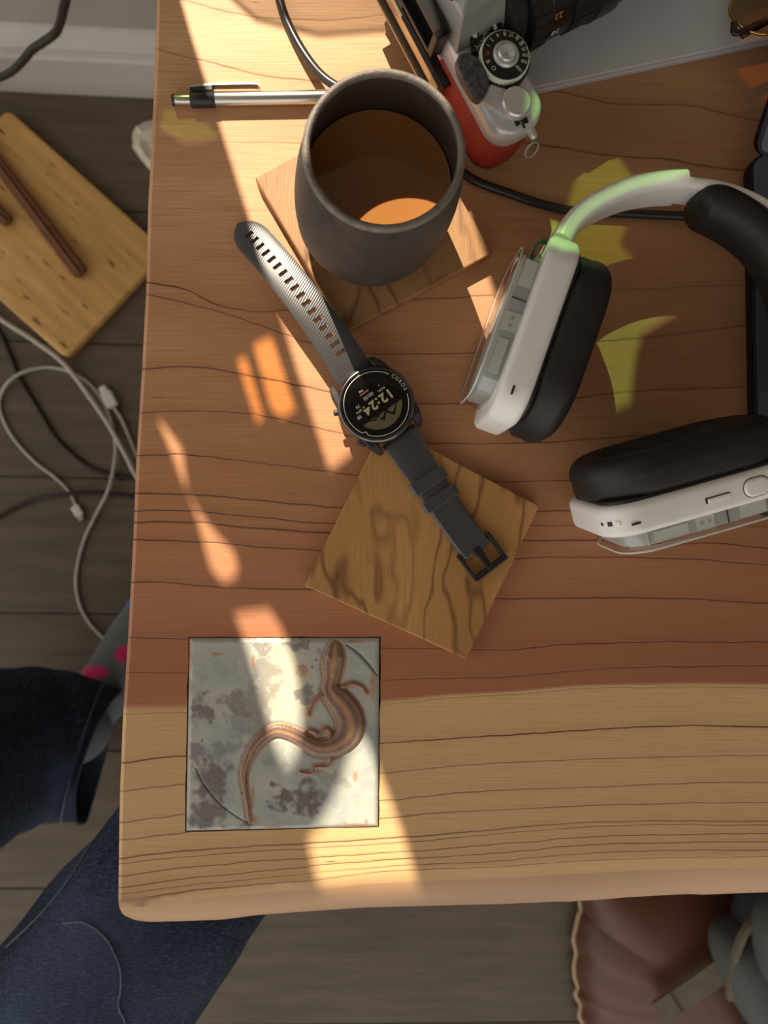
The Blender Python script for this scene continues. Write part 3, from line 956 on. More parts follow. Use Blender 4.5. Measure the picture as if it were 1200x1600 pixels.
# ------------------------------------------------------------------ black and grey cable on the desk
def desk_cable():
    r = 0.0024
    z = T + r
    pts = [P(250, -940, z), P(330, -760, z), P(410, -520, z), P(418, -300, z), P(420, -160, z), P(428, -60, z), P(437, 0, z), P(455, 48, z), P(483, 95, z + 0.003), P(512, 126, z + 0.0072), P(548, 143, z + 0.009), P(600, 150, z + 0.0055), P(655, 178, z + .001), P(688, 222, z + .001), P(706, 252, z), P(740, 281, z), P(795, 302, z), P(850, 320, z), P(900, 330, z), P(960, 333, z), P(1030, 336, z + .001), P(1100, 339, z + .003)]
    root = thing('charging_cable', 'black rubber cable curving across the desk behind the mug to the dark laptop', 'cable', (P(740, 281, T).x, P(740, 281, T).y, T))
    add('cord', tube(pts, r, 12, 8), mat('cable_rubber', srgb(44, 42, 42), srgb(36, 34, 34), 90, 0.34), root, 180)
    a = P(1096, 339, z + .003); b = P(1150, 352, z + .005)
    t = (b - a).normalized()
    up = Vector((0, 0, 1)); s = t.cross(up).normalized()
    add('plug', box_in(basis(t, s, up, a), (0, -0.0045, -0.003), ((b - a).length, 0.0045, 0.003), 0.0015), M_BLACKPL, root)
desk_cable()

# ------------------------------------------------------------------ wristwatch
def watch():
    ctr = P(588, 631, T + 0.0195)
    cz0 = T + 0.0088
    # 12 o'clock points to the buckle strap (lower right in the photograph)
    ax = (P(700, 780, T + .0195) - P(545, 573, T + .0195)); ax.z = 0; ax.normalize()
    up = Vector((0, 0, 1)); xr = ax.cross(up)          # text direction (towards 3 o'clock)
    root = thing('wristwatch', 'black digital sports wristwatch lying open with its strap spread across two coasters', 'watch', (ctr.x, ctr.y, T))
    M = basis(xr, ax, up, Vector((ctr.x, ctr.y, cz0)))
    m_case = mat('watch_case', srgb(42, 40, 40), srgb(34, 33, 33), 100, 0.4)
    m_bez = mat('watch_bezel', srgb(120, 116, 114), srgb(104, 101, 99), 100, 0.24, 1.0)
    m_gl = mat('watch_glass', srgb(10, 9, 9), srgb(12, 11, 11), 20, 0.09)
    m_ink = mat('dial_print', srgb(240, 236, 222), None, 50, 0.5)
    m_olive = mat('dial_olive', srgb(112, 102, 72), srgb(100, 92, 66), 300, 0.5)
    m_red = mat('dial_red', srgb(150, 92, 86), None, 50, 0.5)
    R0 = 0.0200
    add('case', lathe([(0.010, 0.0), (0.0165, 0.0), (0.0188, 0.0015), (0.0193, 0.006), (0.0190, 0.0085), (0.0184, 0.009)], None, 64, M), m_case, root, 40)
    add('bezel', lathe([(0.0188, 0.0062), (0.0199, 0.0066), (0.0202, 0.0078), (0.0200, 0.0094), (0.0193, 0.0106), (0.0184, 0.0110), (0.0177, 0.0108), (0.0176, 0.0098)], None, 72, M), m_bez, root, 60)
    add('glass', lathe([(0.0176, 0.0085), (0.0176, 0.0104), (0.0168, 0.0107), (0.008, 0.0109), (0.0005, 0.0109)], None, 64, M), m_gl, root, 60)
    z = 0.01115
    # white minute ring with the small notch
    bm = bmesh.new()
    ring = []
    for i in range(121):
        a = 2 * math.pi * i / 120
        r = 0.0166
        dd = abs((math.degrees(a) - 33 + 180) % 360 - 180)
        if dd < 5: r -= 0.0009 * (1 - dd / 5) + 0.0003
        ring.append(M @ Vector((r * math.cos(a), r * math.sin(a), z - 0.0002)))
    skip = range(7, 20)
    segs = [[ring[i] for i in range(70, 121)] + [ring[i] for i in range(1, 55)]]
    tube(segs[0], 0.00016, 5, 1, bm=bm)
    add('minute_ring', bm_mesh(bm), m_ink, root)
    # dial text, reading towards 3 o'clock
    def txt(s, x, y, size): return text_mesh(s, size, M @ Matrix.Translation((x, y, z)))
    def put(name, meshes, m): add(name, join(meshes), m, root)
    bold = []
    for ch, x in (('1', -0.0086), ('2', -0.0046), (':', -0.0013), ('2', 0.0017), ('4', 0.0058)):
        bold.append(text_mesh(ch, 0.0068, M @ Matrix.Translation((x, -0.0004, z)), bold=0.00022))
    put('time_digits', bold, mat('digit_print', srgb(206, 196, 148), None, 50, 0.5))
    sm_ = [txt('00:00', 0.0010, -0.0056, 0.0027), txt('KCAL', -0.0064, -0.0044, 0.0017), txt('1', -0.0066, -0.0068, 0.0018),
           txt('79', 0.0085, -0.0046, 0.0024), txt('BPM', 0.0096, -0.0021, 0.0018), txt('88', 0.0112, 0.0004, 0.0024), txt('TUE', 0.0025, -0.0098, 0.0013)]
    put('small_print', sm_, m_ink)
    # brand lettering on the ring
    br = []
    for i, ch in enumerate('COROS'):
        a = R_(202 - 7.8 * i)
        br.append(text_mesh(ch, 0.0025, M @ Matrix.Translation((0.0166 * math.cos(a), 0.0166 * math.sin(a), z)) @ Matrix.Rotation(a - R_(90) + math.pi * 0, 4, 'Z') @ Matrix.Rotation(0, 4, 'Z')))
    put('ring_lettering', br, m_ink)
    # olive mountain panel in the upper half of the dial
    pan = [(0.0132 * math.cos(R_(a)), 0.0132 * math.sin(R_(a))) for a in range(22, 159, 6)]
    bm = bmesh.new(); bm.faces.new([bm.verts.new(M @ Vector((x, y, z - 0.0001))) for x, y in pan])
    add('mountain_panel', bm_mesh(bm), m_olive, root)
    def flat(pl, zz):
        b = bmesh.new(); b.faces.new([b.verts.new(M @ Vector((x * 0.001, y * 0.001, zz))) for x, y in pl]); return bm_mesh(b)
    mts = [flat([(-10.5, 4.4), (-4, 10.2), (-1.6, 6.6), (-2.2, 5.6), (-4.2, 8.6)], z), flat([(-5.6, 4.4), (-1, 6.8), (1.6, 9.4), (3.6, 6.8), (1.4, 7.6), (-1.2, 5.6)], z),
           flat([(0.4, 4.4), (3.2, 6.4), (4.4, 5.2), (10.4, 4.4)], z), flat([(2.6, 4.4), (5.4, 7.0), (9.8, 4.4), (5.6, 6.0)], z)]
    add('mountain_print', join(mts), mat('dial_black', srgb(14, 12, 12), None, 50, .4), root)
    add('red_bar', flat([(-1.0, -8.5), (4.4, -8.5), (4.4, -7.7), (-1.0, -7.7)], z), m_red, root)
    # crown and side button (left side in the dial frame)
    for a, n_, rr in ((R_(32), 'crown', 0.0026), (R_(-26), 'side_button', 0.0016)):
        d = Vector((math.cos(a), math.sin(a), 0))
        Mk = M @ basis(Vector((0, 0, 1)), Vector((-d.y, d.x, 0)), d, d * 0.0188 + Vector((0, 0, 0.0048)))
        add(n_, lathe([(rr * 0.9, 0), (rr, 0.0006), (rr, 0.0026), (rr * 0.8, 0.0034), (rr * .3, .0035)], None, 20, Mk), m_case, root, 40)
    # lugs
    for sy in (-1, 1):
        for sx in (-1, 1):
            bm = bmesh.new()
            pr = [(sx * 0.0145, sy * 0.010, 0.0078), (sx * 0.0138, sy * 0.0165, 0.0074), (sx * 0.0128, sy * 0.0205, 0.0052), (sx * 0.0124, sy * 0.0222, 0.0026)]
            rings = []
            for (x, y, zz), w, h_ in zip(pr, (0.0028, 0.0024, 0.0017, 0.001), (0.0035, 0.0032, 0.0026, 0.0014)):
                rings.append([M @ Vector((x + w * c_, y, zz + h_ * s_ - h_ * .3)) for c_, s_ in ((-1, -.9), (1, -.9), (1, .6), (.6, 1), (-.6, 1), (-1, .6))])
            add('lug', loft(rings), m_case, root)
    # straps: strips built on a path, real slots left open
    def strap_mat(name, a, b):
        m = bpy.data.materials.new(name)
        g = NT(m)
        n_ = g.noise(g.obj(), 90, 2)
        w = g.n('ShaderNodeTexWave'); w.inputs['Scale'].default_value = 260; w.inputs['Distortion'].default_value = 5.5; w.inputs['Detail'].default_value = 0.5; w.inputs['Detail Scale'].default_value = 0.25
        g.l(g.obj(None, (0, 0, 0.5)), w.inputs[0])
        g.l(g.mix(n_, a, b), g.b.inputs['Base Color'])
        g.b.inputs['Roughness'].default_value = 0.4
        g.b.inputs['Specular IOR Level'].default_value = 1.0
        g.b.inputs['Sheen Weight'].default_value = 0.25
        g.bump(w.outputs[1], 0.00012, 0.5)
        return m
    m_str = strap_mat('strap_silicone', srgb(58, 58, 60), srgb(50, 50, 52))
    def strip(path, half, cells, cols, hole):
        """path: dense world points, half(s): half width, cells: sorted s cuts, hole(a, col) -> True to leave open"""
        L = [0]
        for a, b in zip(path, path[1:]): L.append(L[-1] + (b - a).length)
        tot = L[-1]
        def at(s):
            s *= tot
            k = 0
            while k < len(L) - 2 and L[k + 1] < s: k += 1
            t = (s - L[k]) / max(L[k + 1] - L[k], 1e-9)
            return path[k].lerp(path[k + 1], t), (path[k + 1] - path[k]).normalized()
        bm = bmesh.new()
        rows = []
        for s in cells:
            p, t = at(s)
            side = t.cross(Vector((0, 0, 1))).normalized(); nrm = side.cross(t)
            hw = half(s)
            rows.append([bm.verts.new(p + side * hw * c - nrm * (0.0009 * abs(c) ** 4)) for c in cols])
        for r in range(len(rows) - 1):
            for c in range(len(cols) - 1):
                if hole(r, c): continue
                f = bm.faces.new((rows[r][c], rows[r][c + 1], rows[r + 1][c + 1], rows[r + 1][c]))
                f.smooth = True
        return bm_mesh(bm), at
    # long strap with slots, from the case outwards to its tip
    pt = [P(555, 588, T + .0135), P(536, 556, T + .0160), P(510, 517, T + .0178), P(477, 471, T + .0180), P(442, 426, T + .0155), P(412, 391, T + .0115), P(390, 367, T + .0075), P(372, 349, T + .0032)]
    path = catmull(pt, 10)
    nslot = 17
    s0, s1 = 0.135, 0.90
    cells = [0, 0.03, 0.06, 0.09, 0.11]; slot_rows = set()
    pitch = (s1 - s0) / (nslot - 1)
    for i in range(nslot):
        c_ = s0 + i * pitch
        cells.append(c_ - pitch * 0.21); slot_rows.add(len(cells) - 1)
        cells.append(c_ + pitch * 0.21)
    cells += [0.935, 0.955, 0.972, 0.985, 0.995, 1.0]
    cols = [-1, -0.92, -0.75, -0.5, -0.27, 0.0, 0.27, 0.5, 0.75, 0.92, 1]
    def half(s):
        w = 0.0104 - 0.0012 * min(s / 0.35, 1)
        if s > 0.86:
            w *= math.sqrt(max(1 - ((s - 0.86) / 0.142) ** 2, 0.0))
        return max(w, 0.0006)
    me, _ = strip(path, half, cells, cols, lambda r, c: r in slot_rows and c in (4, 5))
    o = add('slotted_strap', me, m_str, root)
    sd = o.modifiers.new('thick', 'SOLIDIFY'); sd.thickness = 0.0026; sd.offset = -1
    es = o.modifiers.new('split', 'EDGE_SPLIT'); es.split_angle = R_(40)
    if 1:
        # solidify must grow downwards; flip if the normals look down
        nz_ = sum(p.normal.z for p in me.polygons)
        if nz_ < 0: sd.offset = 1
    # buckle strap
    zc = T + CT
    pt = [P(622, 680, zc + .006), P(632, 694, zc + .0055), P(655, 730, zc + .0045), P(690, 783, zc + .0035), P(720, 826, zc + .0032), P(747, 862, zc + .0030)]
    path2 = catmull(pt, 8)
    cells = [i / 24 for i in range(25)]
    me, at2 = strip(path2, lambda s: 0.0103 - 0.0022 * min(s / 0.45, 1), cells, cols, lambda r, c: False)
    o = add('buckle_strap', me, m_str, root)
    sd = o.modifiers.new('thick', 'SOLIDIFY'); sd.thickness = 0.0026
    sd.offset = 1 if sum(p.normal.z for p in me.polygons) < 0 else -1
    # thicker folded end and the two keepers
    def band(name, sa, sb, hw, lift, th, m):
        bm = bmesh.new()
        rings = []
        for s in np.linspace(sa, sb, 6):
            p, t = at2(float(s))
            side = t.cross(Vector((0, 0, 1))).normalized(); nrm = side.cross(t)
            pr = [(-hw, -0.0028), (hw, -0.0028), (hw, lift * .5), (hw * .86, lift), (-hw * .86, lift), (-hw, lift * .5)]
            rings.append([p + side * a + nrm * b for a, b in pr])
        loft(rings, bm=bm)
        o = add(name, bm_mesh(bm), m, root)
        bv = o.modifiers.new('b', 'BEVEL'); bv.width = 0.0005; bv.segments = 2
    band('keeper', 0.345, 0.435, 0.0104, 0.0016, 0, m_str)
    band('keeper', 0.50, 0.58, 0.0104, 0.0016, 0, m_str)
    band('folded_end', 0.57, 0.985, 0.0083, 0.0012, 0, m_str)
    # buckle frame
    c0 = P(733, 846, zc + .004); c1 = P(770, 878, zc + .004)
    p_end, t_end = at2(0.97)
    side = t_end.cross(Vector((0, 0, 1))).normalized(); nrm = side.cross(t_end)
    Mb = basis(side, t_end, nrm, p_end)
    bm = bmesh.new()
    a_, b_ = 0.0107, 0.0145
    for lo, hi in (((-a_, -0.003, -0.002), (-0.0086, b_, 0.0014)), ((0.0086, -0.003, -0.002), (a_, b_, 0.0014)), ((-a_, b_ - 0.0032, -0.002), (a_, b_, 0.0018))):
        box_in(Mb, lo, hi, 0.0008, bm=bm)
    add('buckle', bm_mesh(bm), mat('buckle_steel', srgb(74, 74, 78), srgb(62, 62, 66), 100, 0.34, 0.9), root)
    bm = bmesh.new()
    box_in(Mb, (-0.0022, -0.0005, -0.0005), (0.0022, 0.005, 0.0018), 0.0006, bm=bm)
    box_in(Mb, (-0.0018, 0.003, 0.0003), (0.0018, 0.0128, 0.0022), 0.0007, bm=bm)
    add('tongue', bm_mesh(bm), bpy.data.materials['buckle_steel'], root)
watch()

# ------------------------------------------------------------------ film camera
def slr():
    # pose of the body; its own units are millimetres: u along the back, v towards the lens, w up (base at 28.4)
    Rm = np.array([[0.49898, 0.86311, 0.0978], [-0.86263, 0.50257, -0.0593], [-0.1003, -0.0547, 0.99345]])
    q_, _r = np.linalg.qr(Rm); Rm = q_ * np.sign(np.diag(_r))
    S = 0.000981
    org = np.array([0.071, 0.1893, T + 0.0018]) - Rm[:, 2] * (28.4 * S)
    M = Matrix([[Rm[i][0] * S, Rm[i][1] * S, Rm[i][2] * S, org[i]] for i in range(3)] + [[0, 0, 0, 1]])
    U, V, W = [Vector(Rm[:, i]) for i in range(3)]
    Minv = M.inverted()
    def Q(px, py, w):
        """local (u, v) of a photo point on the level w of the camera body"""
        r = RCAM @ Vector((px - 600, 800 - py, -1200.0))
        pl = M @ Vector((0, 0, w))
        t = (pl - EYE).dot(W) / r.dot(W)
        q = Minv @ (EYE + r * t)
        return (q.x, q.y)
    root = thing('film_camera', 'old film camera with silver top plate and red leather body behind the mug', 'camera', (org[0], org[1], T))
    red = mat('red_leather', srgb(176, 52, 36), srgb(150, 40, 28), 300, 0.5, bump=0.0006, bscale=900)
    silver = mat('satin_chrome', srgb(214, 214, 214), srgb(206, 206, 208), 60, 0.36, 0.35)
    grey = mat('grey_chrome', srgb(168, 168, 164), srgb(160, 160, 157), 40, 0.4, 0.3)
    blk = mat('camera_black', srgb(28, 27, 27), srgb(22, 21, 21), 200, 0.4)
    worn = mat('worn_black', srgb(34, 34, 36), srgb(96, 96, 98), 420, 0.45)
    knob = mat('turned_aluminium', srgb(222, 224, 222), srgb(206, 208, 206), 40, 0.3, 0.55)
    ink = mat('white_engraving', srgb(232, 230, 214), None, 50, 0.5)
    def outline(u0, u1, v0, v1, r, n=7):
        out = []
        for cu, cv, a0 in ((u1 - r, v1 - r, 0), (u0 + 2, v1 - 2, 90), (u0 + 2, v0 + 2, 180), (u1 - r, v0 + r, 270)):
            rr = r if a0 in (0, 270) else 2
            for i in range(n + 1):
                a = R_(a0 + 90 * i / n)
                out.append((cu + rr * math.cos(a), cv + rr * math.sin(a)))
        return out
    def block(name, lev, m, u0=-117, u1=0, v0=0, v1=30, r=12, smooth=35):
        """lev: [(w, inset)]"""
        rings = [[M @ Vector((u, v, w)) for u, v in outline(u0 + i, u1 - i, v0 + i, v1 - i, max(r - i, 2))] for w, i in lev]
        return add(name, loft(rings), m, root, smooth)
    block('bottom_plate', [(28.4, 1.5), (29, .6), (31, .4), (31.4, .8)], blk)
    block('leather_body', [(31.2, .2), (31.8, 0), (57, 0), (57.6, .4)], red)
    block('body_seam', [(56.5, .9), (58.6, .9)], blk)
    block('top_plate', [(58.4, .2), (59, -.2), (68, -.2), (70.4, .4), (71.6, 1.6), (72, 3)], silver, smooth=50)
    # prism housing
    pr0 = [(-101, 1), (-47.5, 1), (-47.5, 31), (-101, 31)]; pr1 = [(-98, 3), (-54, 3), (-56, 30), (-96, 30)]; pr2 = [(-92, 8), (-60, 8), (-62, 27), (-90, 27)]
    rings = [[M @ Vector((u, v, w)) for u, v in pl] for pl, w in ((pr0, 70), (pr0, 74), (pr1, 90), (pr2, 94))]
    o = add('prism_housing', loft(rings), grey, root)
    bv = o.modifiers.new('b', 'BEVEL'); bv.width = 0.0008; bv.segments = 2
    add('hot_shoe', box_in(M, (-88, 1, 90), (-62, 18, 96.5), 1), blk, root)
    add('shoe_rail', box_in(M, (-66, 2, 96.5), (-63, 17, 98), .5), silver, root)
    # eyepiece
    bm = bmesh.new()
    for lo, hi in (((-95, -7, 60), (-55, 0, 63)), ((-95, -7, 76), (-55, 0, 79)), ((-95, -7, 60), (-91, 0, 79)), ((-59, -7, 60), (-55, 0, 79))):
        box_in(M, lo, hi, .6, bm=bm)
    add('eyepiece_frame', bm_mesh(bm), blk, root)
    add('eyepiece_glass', box_in(M, (-92, -3, 62), (-58, -1, 77), .3), mat('eyepiece_glass', srgb(20, 20, 24), None, 40, 0.1), root)
    add('eyepiece_trim', box_in(M, (-97, -2, 58.5), (-53, 0.5, 60.2), .3), silver, root)
    # film door memo holder
    gold = mat('warm_chrome', srgb(206, 190, 164), srgb(190, 170, 140), 80, 0.3, 0.9)
    bm = bmesh.new()
    for lo, hi in (((-110, -6.5, 34), (-44, 0, 35.5)), ((-110, -6.5, 50), (-44, 0, 51.5)), ((-51, -6.7, 34), (-44, 0, 51.5)), ((-110, -6.7, 34), (-106, 0, 51.5))):
        box_in(M, lo, hi, .5, bm=bm)
    add('memo_frame', bm_mesh(bm), gold, root)
    add('memo_plate', box_in(M, (-105, -4.2, 40), (-52, 0, 49), .3), gold, root)
    add('memo_recess', box_in(M, (-106, -3.4, 35.6), (-51, 0, 49.8), .2), blk, root)
    add('door_strip', box_in(M, (-113, -5, 51.6), (-42, 0, 53.5), .5), blk, root)
    add('door_edge', box_in(M, (-114, -1.2, 31.5), (-20, 0, 33.2), .4), gold, root)
    # shutter dial
    def disc(name, c, prof, m, segs=48, knurl=0.0):
        rings = []
        for r, w in prof:
            rings.append([M @ Vector((c[0] + r * (1 + (knurl if i % 2 else 0)) * math.cos(2 * math.pi * i / segs), c[1] + r * (1 + (knurl if i % 2 else 0)) * math.sin(2 * math.pi * i / segs), w)) for i in range(segs)])
        return add(name, loft(rings), m, root, 40)
    dc = Q(790, 86, 80)
    disc('dial_base', Q(786, 96, 75), [(13.2, 72), (13.2, 76.4)], blk)
    disc('shutter_dial', dc, [(11.6, 75), (12.3, 75.6), (12.3, 79.2), (11.8, 79.8)], ink, 64, 0.02)
    disc('dial_face', dc, [(11.7, 79), (11.5, 80.2), (6.2, 80.5), (6.0, 79)], blk)
    disc('dial_hub', dc, [(6.6, 79.5), (6.4, 81.2), (5.6, 81.8), (4.6, 81.2), (4.4, 82.6), (3.8, 83.2), (0.9, 82.0), (.5, 81)], knob)
    nums = []
    # angle of each number seen in the photograph, measured in the dial plane
    for sx, px, py in (('1000', 811, 107.5), ('500', 819, 96), ('250', 821, 86), ('125', 819.5, 76.5), ('60', 815, 67.5), ('30', 808.5, 58.5), ('15', 798.5, 54), ('8', 788.5, 52.5), ('4', 777.5, 55), ('2', 768.5, 62), ('1', 762.5, 71), ('B', 762, 96.5), ('O', 771, 107)):
        q = Q(px, py, 80.6)
        a = math.atan2(q[1] - dc[1], q[0] - dc[0])
        r = math.hypot(q[0] - dc[0], q[1] - dc[1])
        nums.append(text_mesh(sx, 2.9 if len(sx) < 2 else (2.5 if len(sx) < 3 else 2.15), M @ Matrix.Translation((q[0], q[1], 80.75)) @ Matrix.Rotation(a + math.pi / 2 if sx in ('O',) else (a + math.pi / 2 if len(sx) < 2 else a + math.pi), 4, 'Z')))
    add('dial_numbers', join(nums), ink, root)
    q = Q(761.5, 83, 80.6)
    add('sync_mark', text_mesh('X', 3.3, M @ Matrix.Translation((q[0], q[1], 80.75)) @ Matrix.Rotation(math.atan2(q[1] - dc[1], q[0] - dc[0]) + math.pi / 2, 4, 'Z')), mat('red_mark', srgb(196, 84, 56), None, 50, .5), root)
    # mode lever under the dial
    def plate(name, pts, w0, w1, m, bev=.3):
        pl = [Q(x, y, w1) for x, y in pts]
        b = bmesh.new()
        v0 = [b.verts.new((p[0], p[1], w0)) for p in pl]; v1 = [b.verts.new((p[0], p[1], w1)) for p in pl]
        b.faces.new(v0[::-1]); b.faces.new(v1)
        for i in range(len(pl)): b.faces.new((v0[i], v0[(i + 1) % len(pl)], v1[(i + 1) % len(pl)], v1[i]))
        bmesh.ops.recalc_face_normals(b, faces=b.faces)
        if bev: bmesh.ops.bevel(b, geom=list(b.edges), offset=bev, segments=2, affect='EDGES', profile=.5)
        b.transform(M)
        return add(name, bm_mesh(b), m, root)
    plate('mode_ring', [(738, 81), (739, 66), (744, 56), (753, 46), (766, 38), (780, 33), (786, 42), (770, 52), (758, 66), (756, 82)], 72, 75.8, blk)
    plate('mode_lever', [(735, 60), (737, 51), (744, 48), (749, 52), (746, 62), (739, 67)], 74, 77.5, blk)
    plate('index_block', [(764, 35), (781, 31), (786, 42), (768, 47)], 74, 77.2, blk)
    tx = []
    for sx, px, py, sz in (('M', 756.5, 51.5, 3.0), ('AUTO', 751.5, 68, 2.7)):
        q = Q(px, py, 76)
        a = math.atan2(q[1] - dc[1], q[0] - dc[0])
        tx.append(text_mesh(sx, sz, M @ Matrix.Translation((q[0], q[1], 76.2)) @ Matrix.Rotation(a + math.pi / 2, 4, 'Z')))
    for px, py in ((742.3, 54.5), ):
        q = Q(px, py, 77.8)
        tx.append(lathe([(1.3, 0), (1.2, .2), (.2, .2)], None, 16, M @ Matrix.Translation((q[0], q[1], 77.5))))
    q = Q(773, 40, 77.4)
    a = math.atan2(dc[1] - q[1], dc[0] - q[0])
    tx.append(box_in(M @ Matrix.Translation((q[0], q[1], 77.2)) @ Matrix.Rotation(a, 4, 'Z'), (-2, -.8, 0), (2, .8, .3), .2))
    add('mode_lettering', join(tx), ink, root)
    q = Q(743.5, 72, 76)
    add('mode_letter', text_mesh('S', 3.2, M @ Matrix.Translation((q[0], q[1], 76.2)) @ Matrix.Rotation(math.atan2(q[1] - dc[1], q[0] - dc[0]) + math.pi / 2, 4, 'Z')), mat('green_mark', srgb(96, 160, 60), None, 50, .5), root)
    # advance lever
    plate('lever_tip', [(714, 92), (718, 83), (727, 80), (738, 82), (750, 92), (760, 108), (766, 128), (763, 142), (752, 156), (741, 150), (727, 128), (717, 108)], 73, 80, worn, 1.4)
    plate('lever_arm', [(767, 130), (790, 138), (815, 142), (830, 160), (829, 176), (815, 184), (796, 182), (776, 172), (753, 157)], 72.2, 76, silver, .6)
    kc = Q(808, 158, 80)
    disc('lever_knob', kc, [(7.3, 75.5), (7.3, 79.6), (6.6, 80.4), (0.3, 80.5)], knob)
    plate('counter_window', [(803, 187), (823, 180), (826, 191), (807, 197)], 71.4, 72.4, blk, .1)
    plate('counter_mark', [(816.5, 194.5), (818.8, 193.6), (821.5, 199), (819, 200.6)], 71.8, 72.5, blk, .1)
    q = Q(814, 189, 72.6)
    add('counter_digits', text_mesh('24 26', 2.2, M @ Matrix.Translation((q[0], q[1], 72.55)) @ Matrix.Rotation(R_(150), 4, 'Z')), ink, root)
    # strap lug
    Ml = M @ basis(Vector((0, 0, 1)), Vector((0, 1, 0)), Vector((1, 0, 0)), Vector((-2, 21, 64)))
    add('strap_lug', lathe([(2.2, 0), (2.2, 5), (1.6, 6), (.3, 6)], None, 18, Ml), knob, root, 40)
    bm = bmesh.new()
    tube([M @ Vector((4.5 + 2.2 * (1 - math.cos(a)) * .9, 21 + 4 * math.sin(a), 60 - 4 * (1 - math.cos(a)))) for a in (2 * math.pi * i / 14 for i in range(15))], 0.0005, 6, 2, bm=bm)
    add('strap_ring', bm_mesh(bm), knob, root)
    # lens along v
    LU, LW = -62, 66
    Mlens = M @ basis(Vector((0, 0, 1)), Vector((1, 0, 0)), Vector((0, 1, 0)), Vector((LU, 0, LW))) @ Matrix.Diagonal((0.88, 0.88, 1, 1))
    lens = add('lens', lathe([(25, 28), (27, 29), (27, 36), (24, 36.5), (24, 40)], None, 56, Mlens), blk, root, 40)
    def ring(name, prof, m=blk, segs=56, kn=0.0):
        rings = []
        for r, h in prof:
            rings.append([Mlens @ Vector((r * (1 - (kn if (i // 2) % 2 else 0)) * math.cos(2 * math.pi * i / segs), r * (1 - (kn if (i // 2) % 2 else 0)) * math.sin(2 * math.pi * i / segs), h)) for i in range(segs)])
        add(name, loft(rings), m, lens, 35)
    ring('aperture_ring', [(28, 39), (30.5, 40), (30.5, 50), (28.5, 51)], blk, 120, 0.03)
    ring('scale_ring', [(28.6, 50), (29.4, 51), (29.4, 63), (28.6, 64)], mat('lens_black', srgb(24, 23, 23), None, 200, .35))
    ring('focus_ring', [(28.8, 63.5), (30.6, 64.5), (30.6, 78), (29.4, 79)], blk, 140, 0.025)
    ring('lens_collar', [(29, 78), (31.5, 80), (31.5, 92), (28.5, 96)], blk)
    m_kn = bpy.data.materials.new('knurled_rubber')
    g = NT(m_kn)
    vo = g.n('ShaderNodeTexVoronoi'); vo.inputs['Scale'].default_value = 520
    g.l(g.obj(), vo.inputs[0])
    g.b.inputs['Base Color'].default_value = srgb(32, 30, 30); g.b.inputs['Roughness'].default_value = .55
    g.bump(vo.outputs[0], .0012)
    ring('zoom_grip', [(27, 95), (28.8, 97), (28.2, 135), (26, 137)], m_kn)
    ring('front_ring', [(26, 136), (29, 140), (30, 158), (28, 160), (24, 158), (22, 150)], blk)
    # lens scale marks on the side that shows
    def on_lens(sx, ang, h, size, m, name):
        a = R_(ang)
        nrm = Vector((math.cos(a), math.sin(a), 0)); tx_ = Vector((0, 0, -1)); ty = nrm.cross(tx_)
        add(name, text_mesh(sx, size, Mlens @ basis(tx_, ty, nrm, nrm * 29.7 + Vector((0, 0, h)))), m, lens)
    on_lens('22', 62, 53.5, 5, mat('orange_mark', srgb(214, 140, 56), None, 50, .5), 'orange_number')
    on_lens('28', 84, 54, 5, ink, 'white_number')
    on_lens('5.6', 20, 54, 5, ink, 'white_number')
slr()

# ------------------------------------------------------------------ closed grey laptop under the lens
def grey_laptop():
    h = 0.0085
    a = P(812, 141.5, T + h); b = P(1200, 60, T + h)
    d = (b - a).normalized(); n = Vector((-d.y, d.x, 0))
    pl = [a, a + d * 0.300, a + d * 0.300 + n * 0.205, a + n * 0.205]
    o_ = a + n * .0
    ctr = a + d * .15 + n * .1025
    M = basis(d, n, Vector((0, 0, 1)), Vector((ctr.x, ctr.y, T)))
    root = thing('closed_laptop', 'flat closed grey laptop lying under the camera lens', 'laptop', (ctr.x, ctr.y, T))
    m = mat('grey_aluminium', srgb(206, 206, 210), srgb(198, 198, 203), 30, 0.45, 0.0)
    add('base', rr_loft(rounded(0.0, 0.0046, 0.001, 3), 0.15, 0.1025, 0.004, M), m, root, 40)
    add('lid', rr_loft(rounded(0.0050, h, 0.0009, 3), 0.15, 0.1025, 0.004, M), m, root, 40)
    add('hinge', box_in(M, (-0.11, 0.096, 0.0040), (0.11, 0.1022, 0.0056)), M_BLACKPL, root)
grey_laptop()

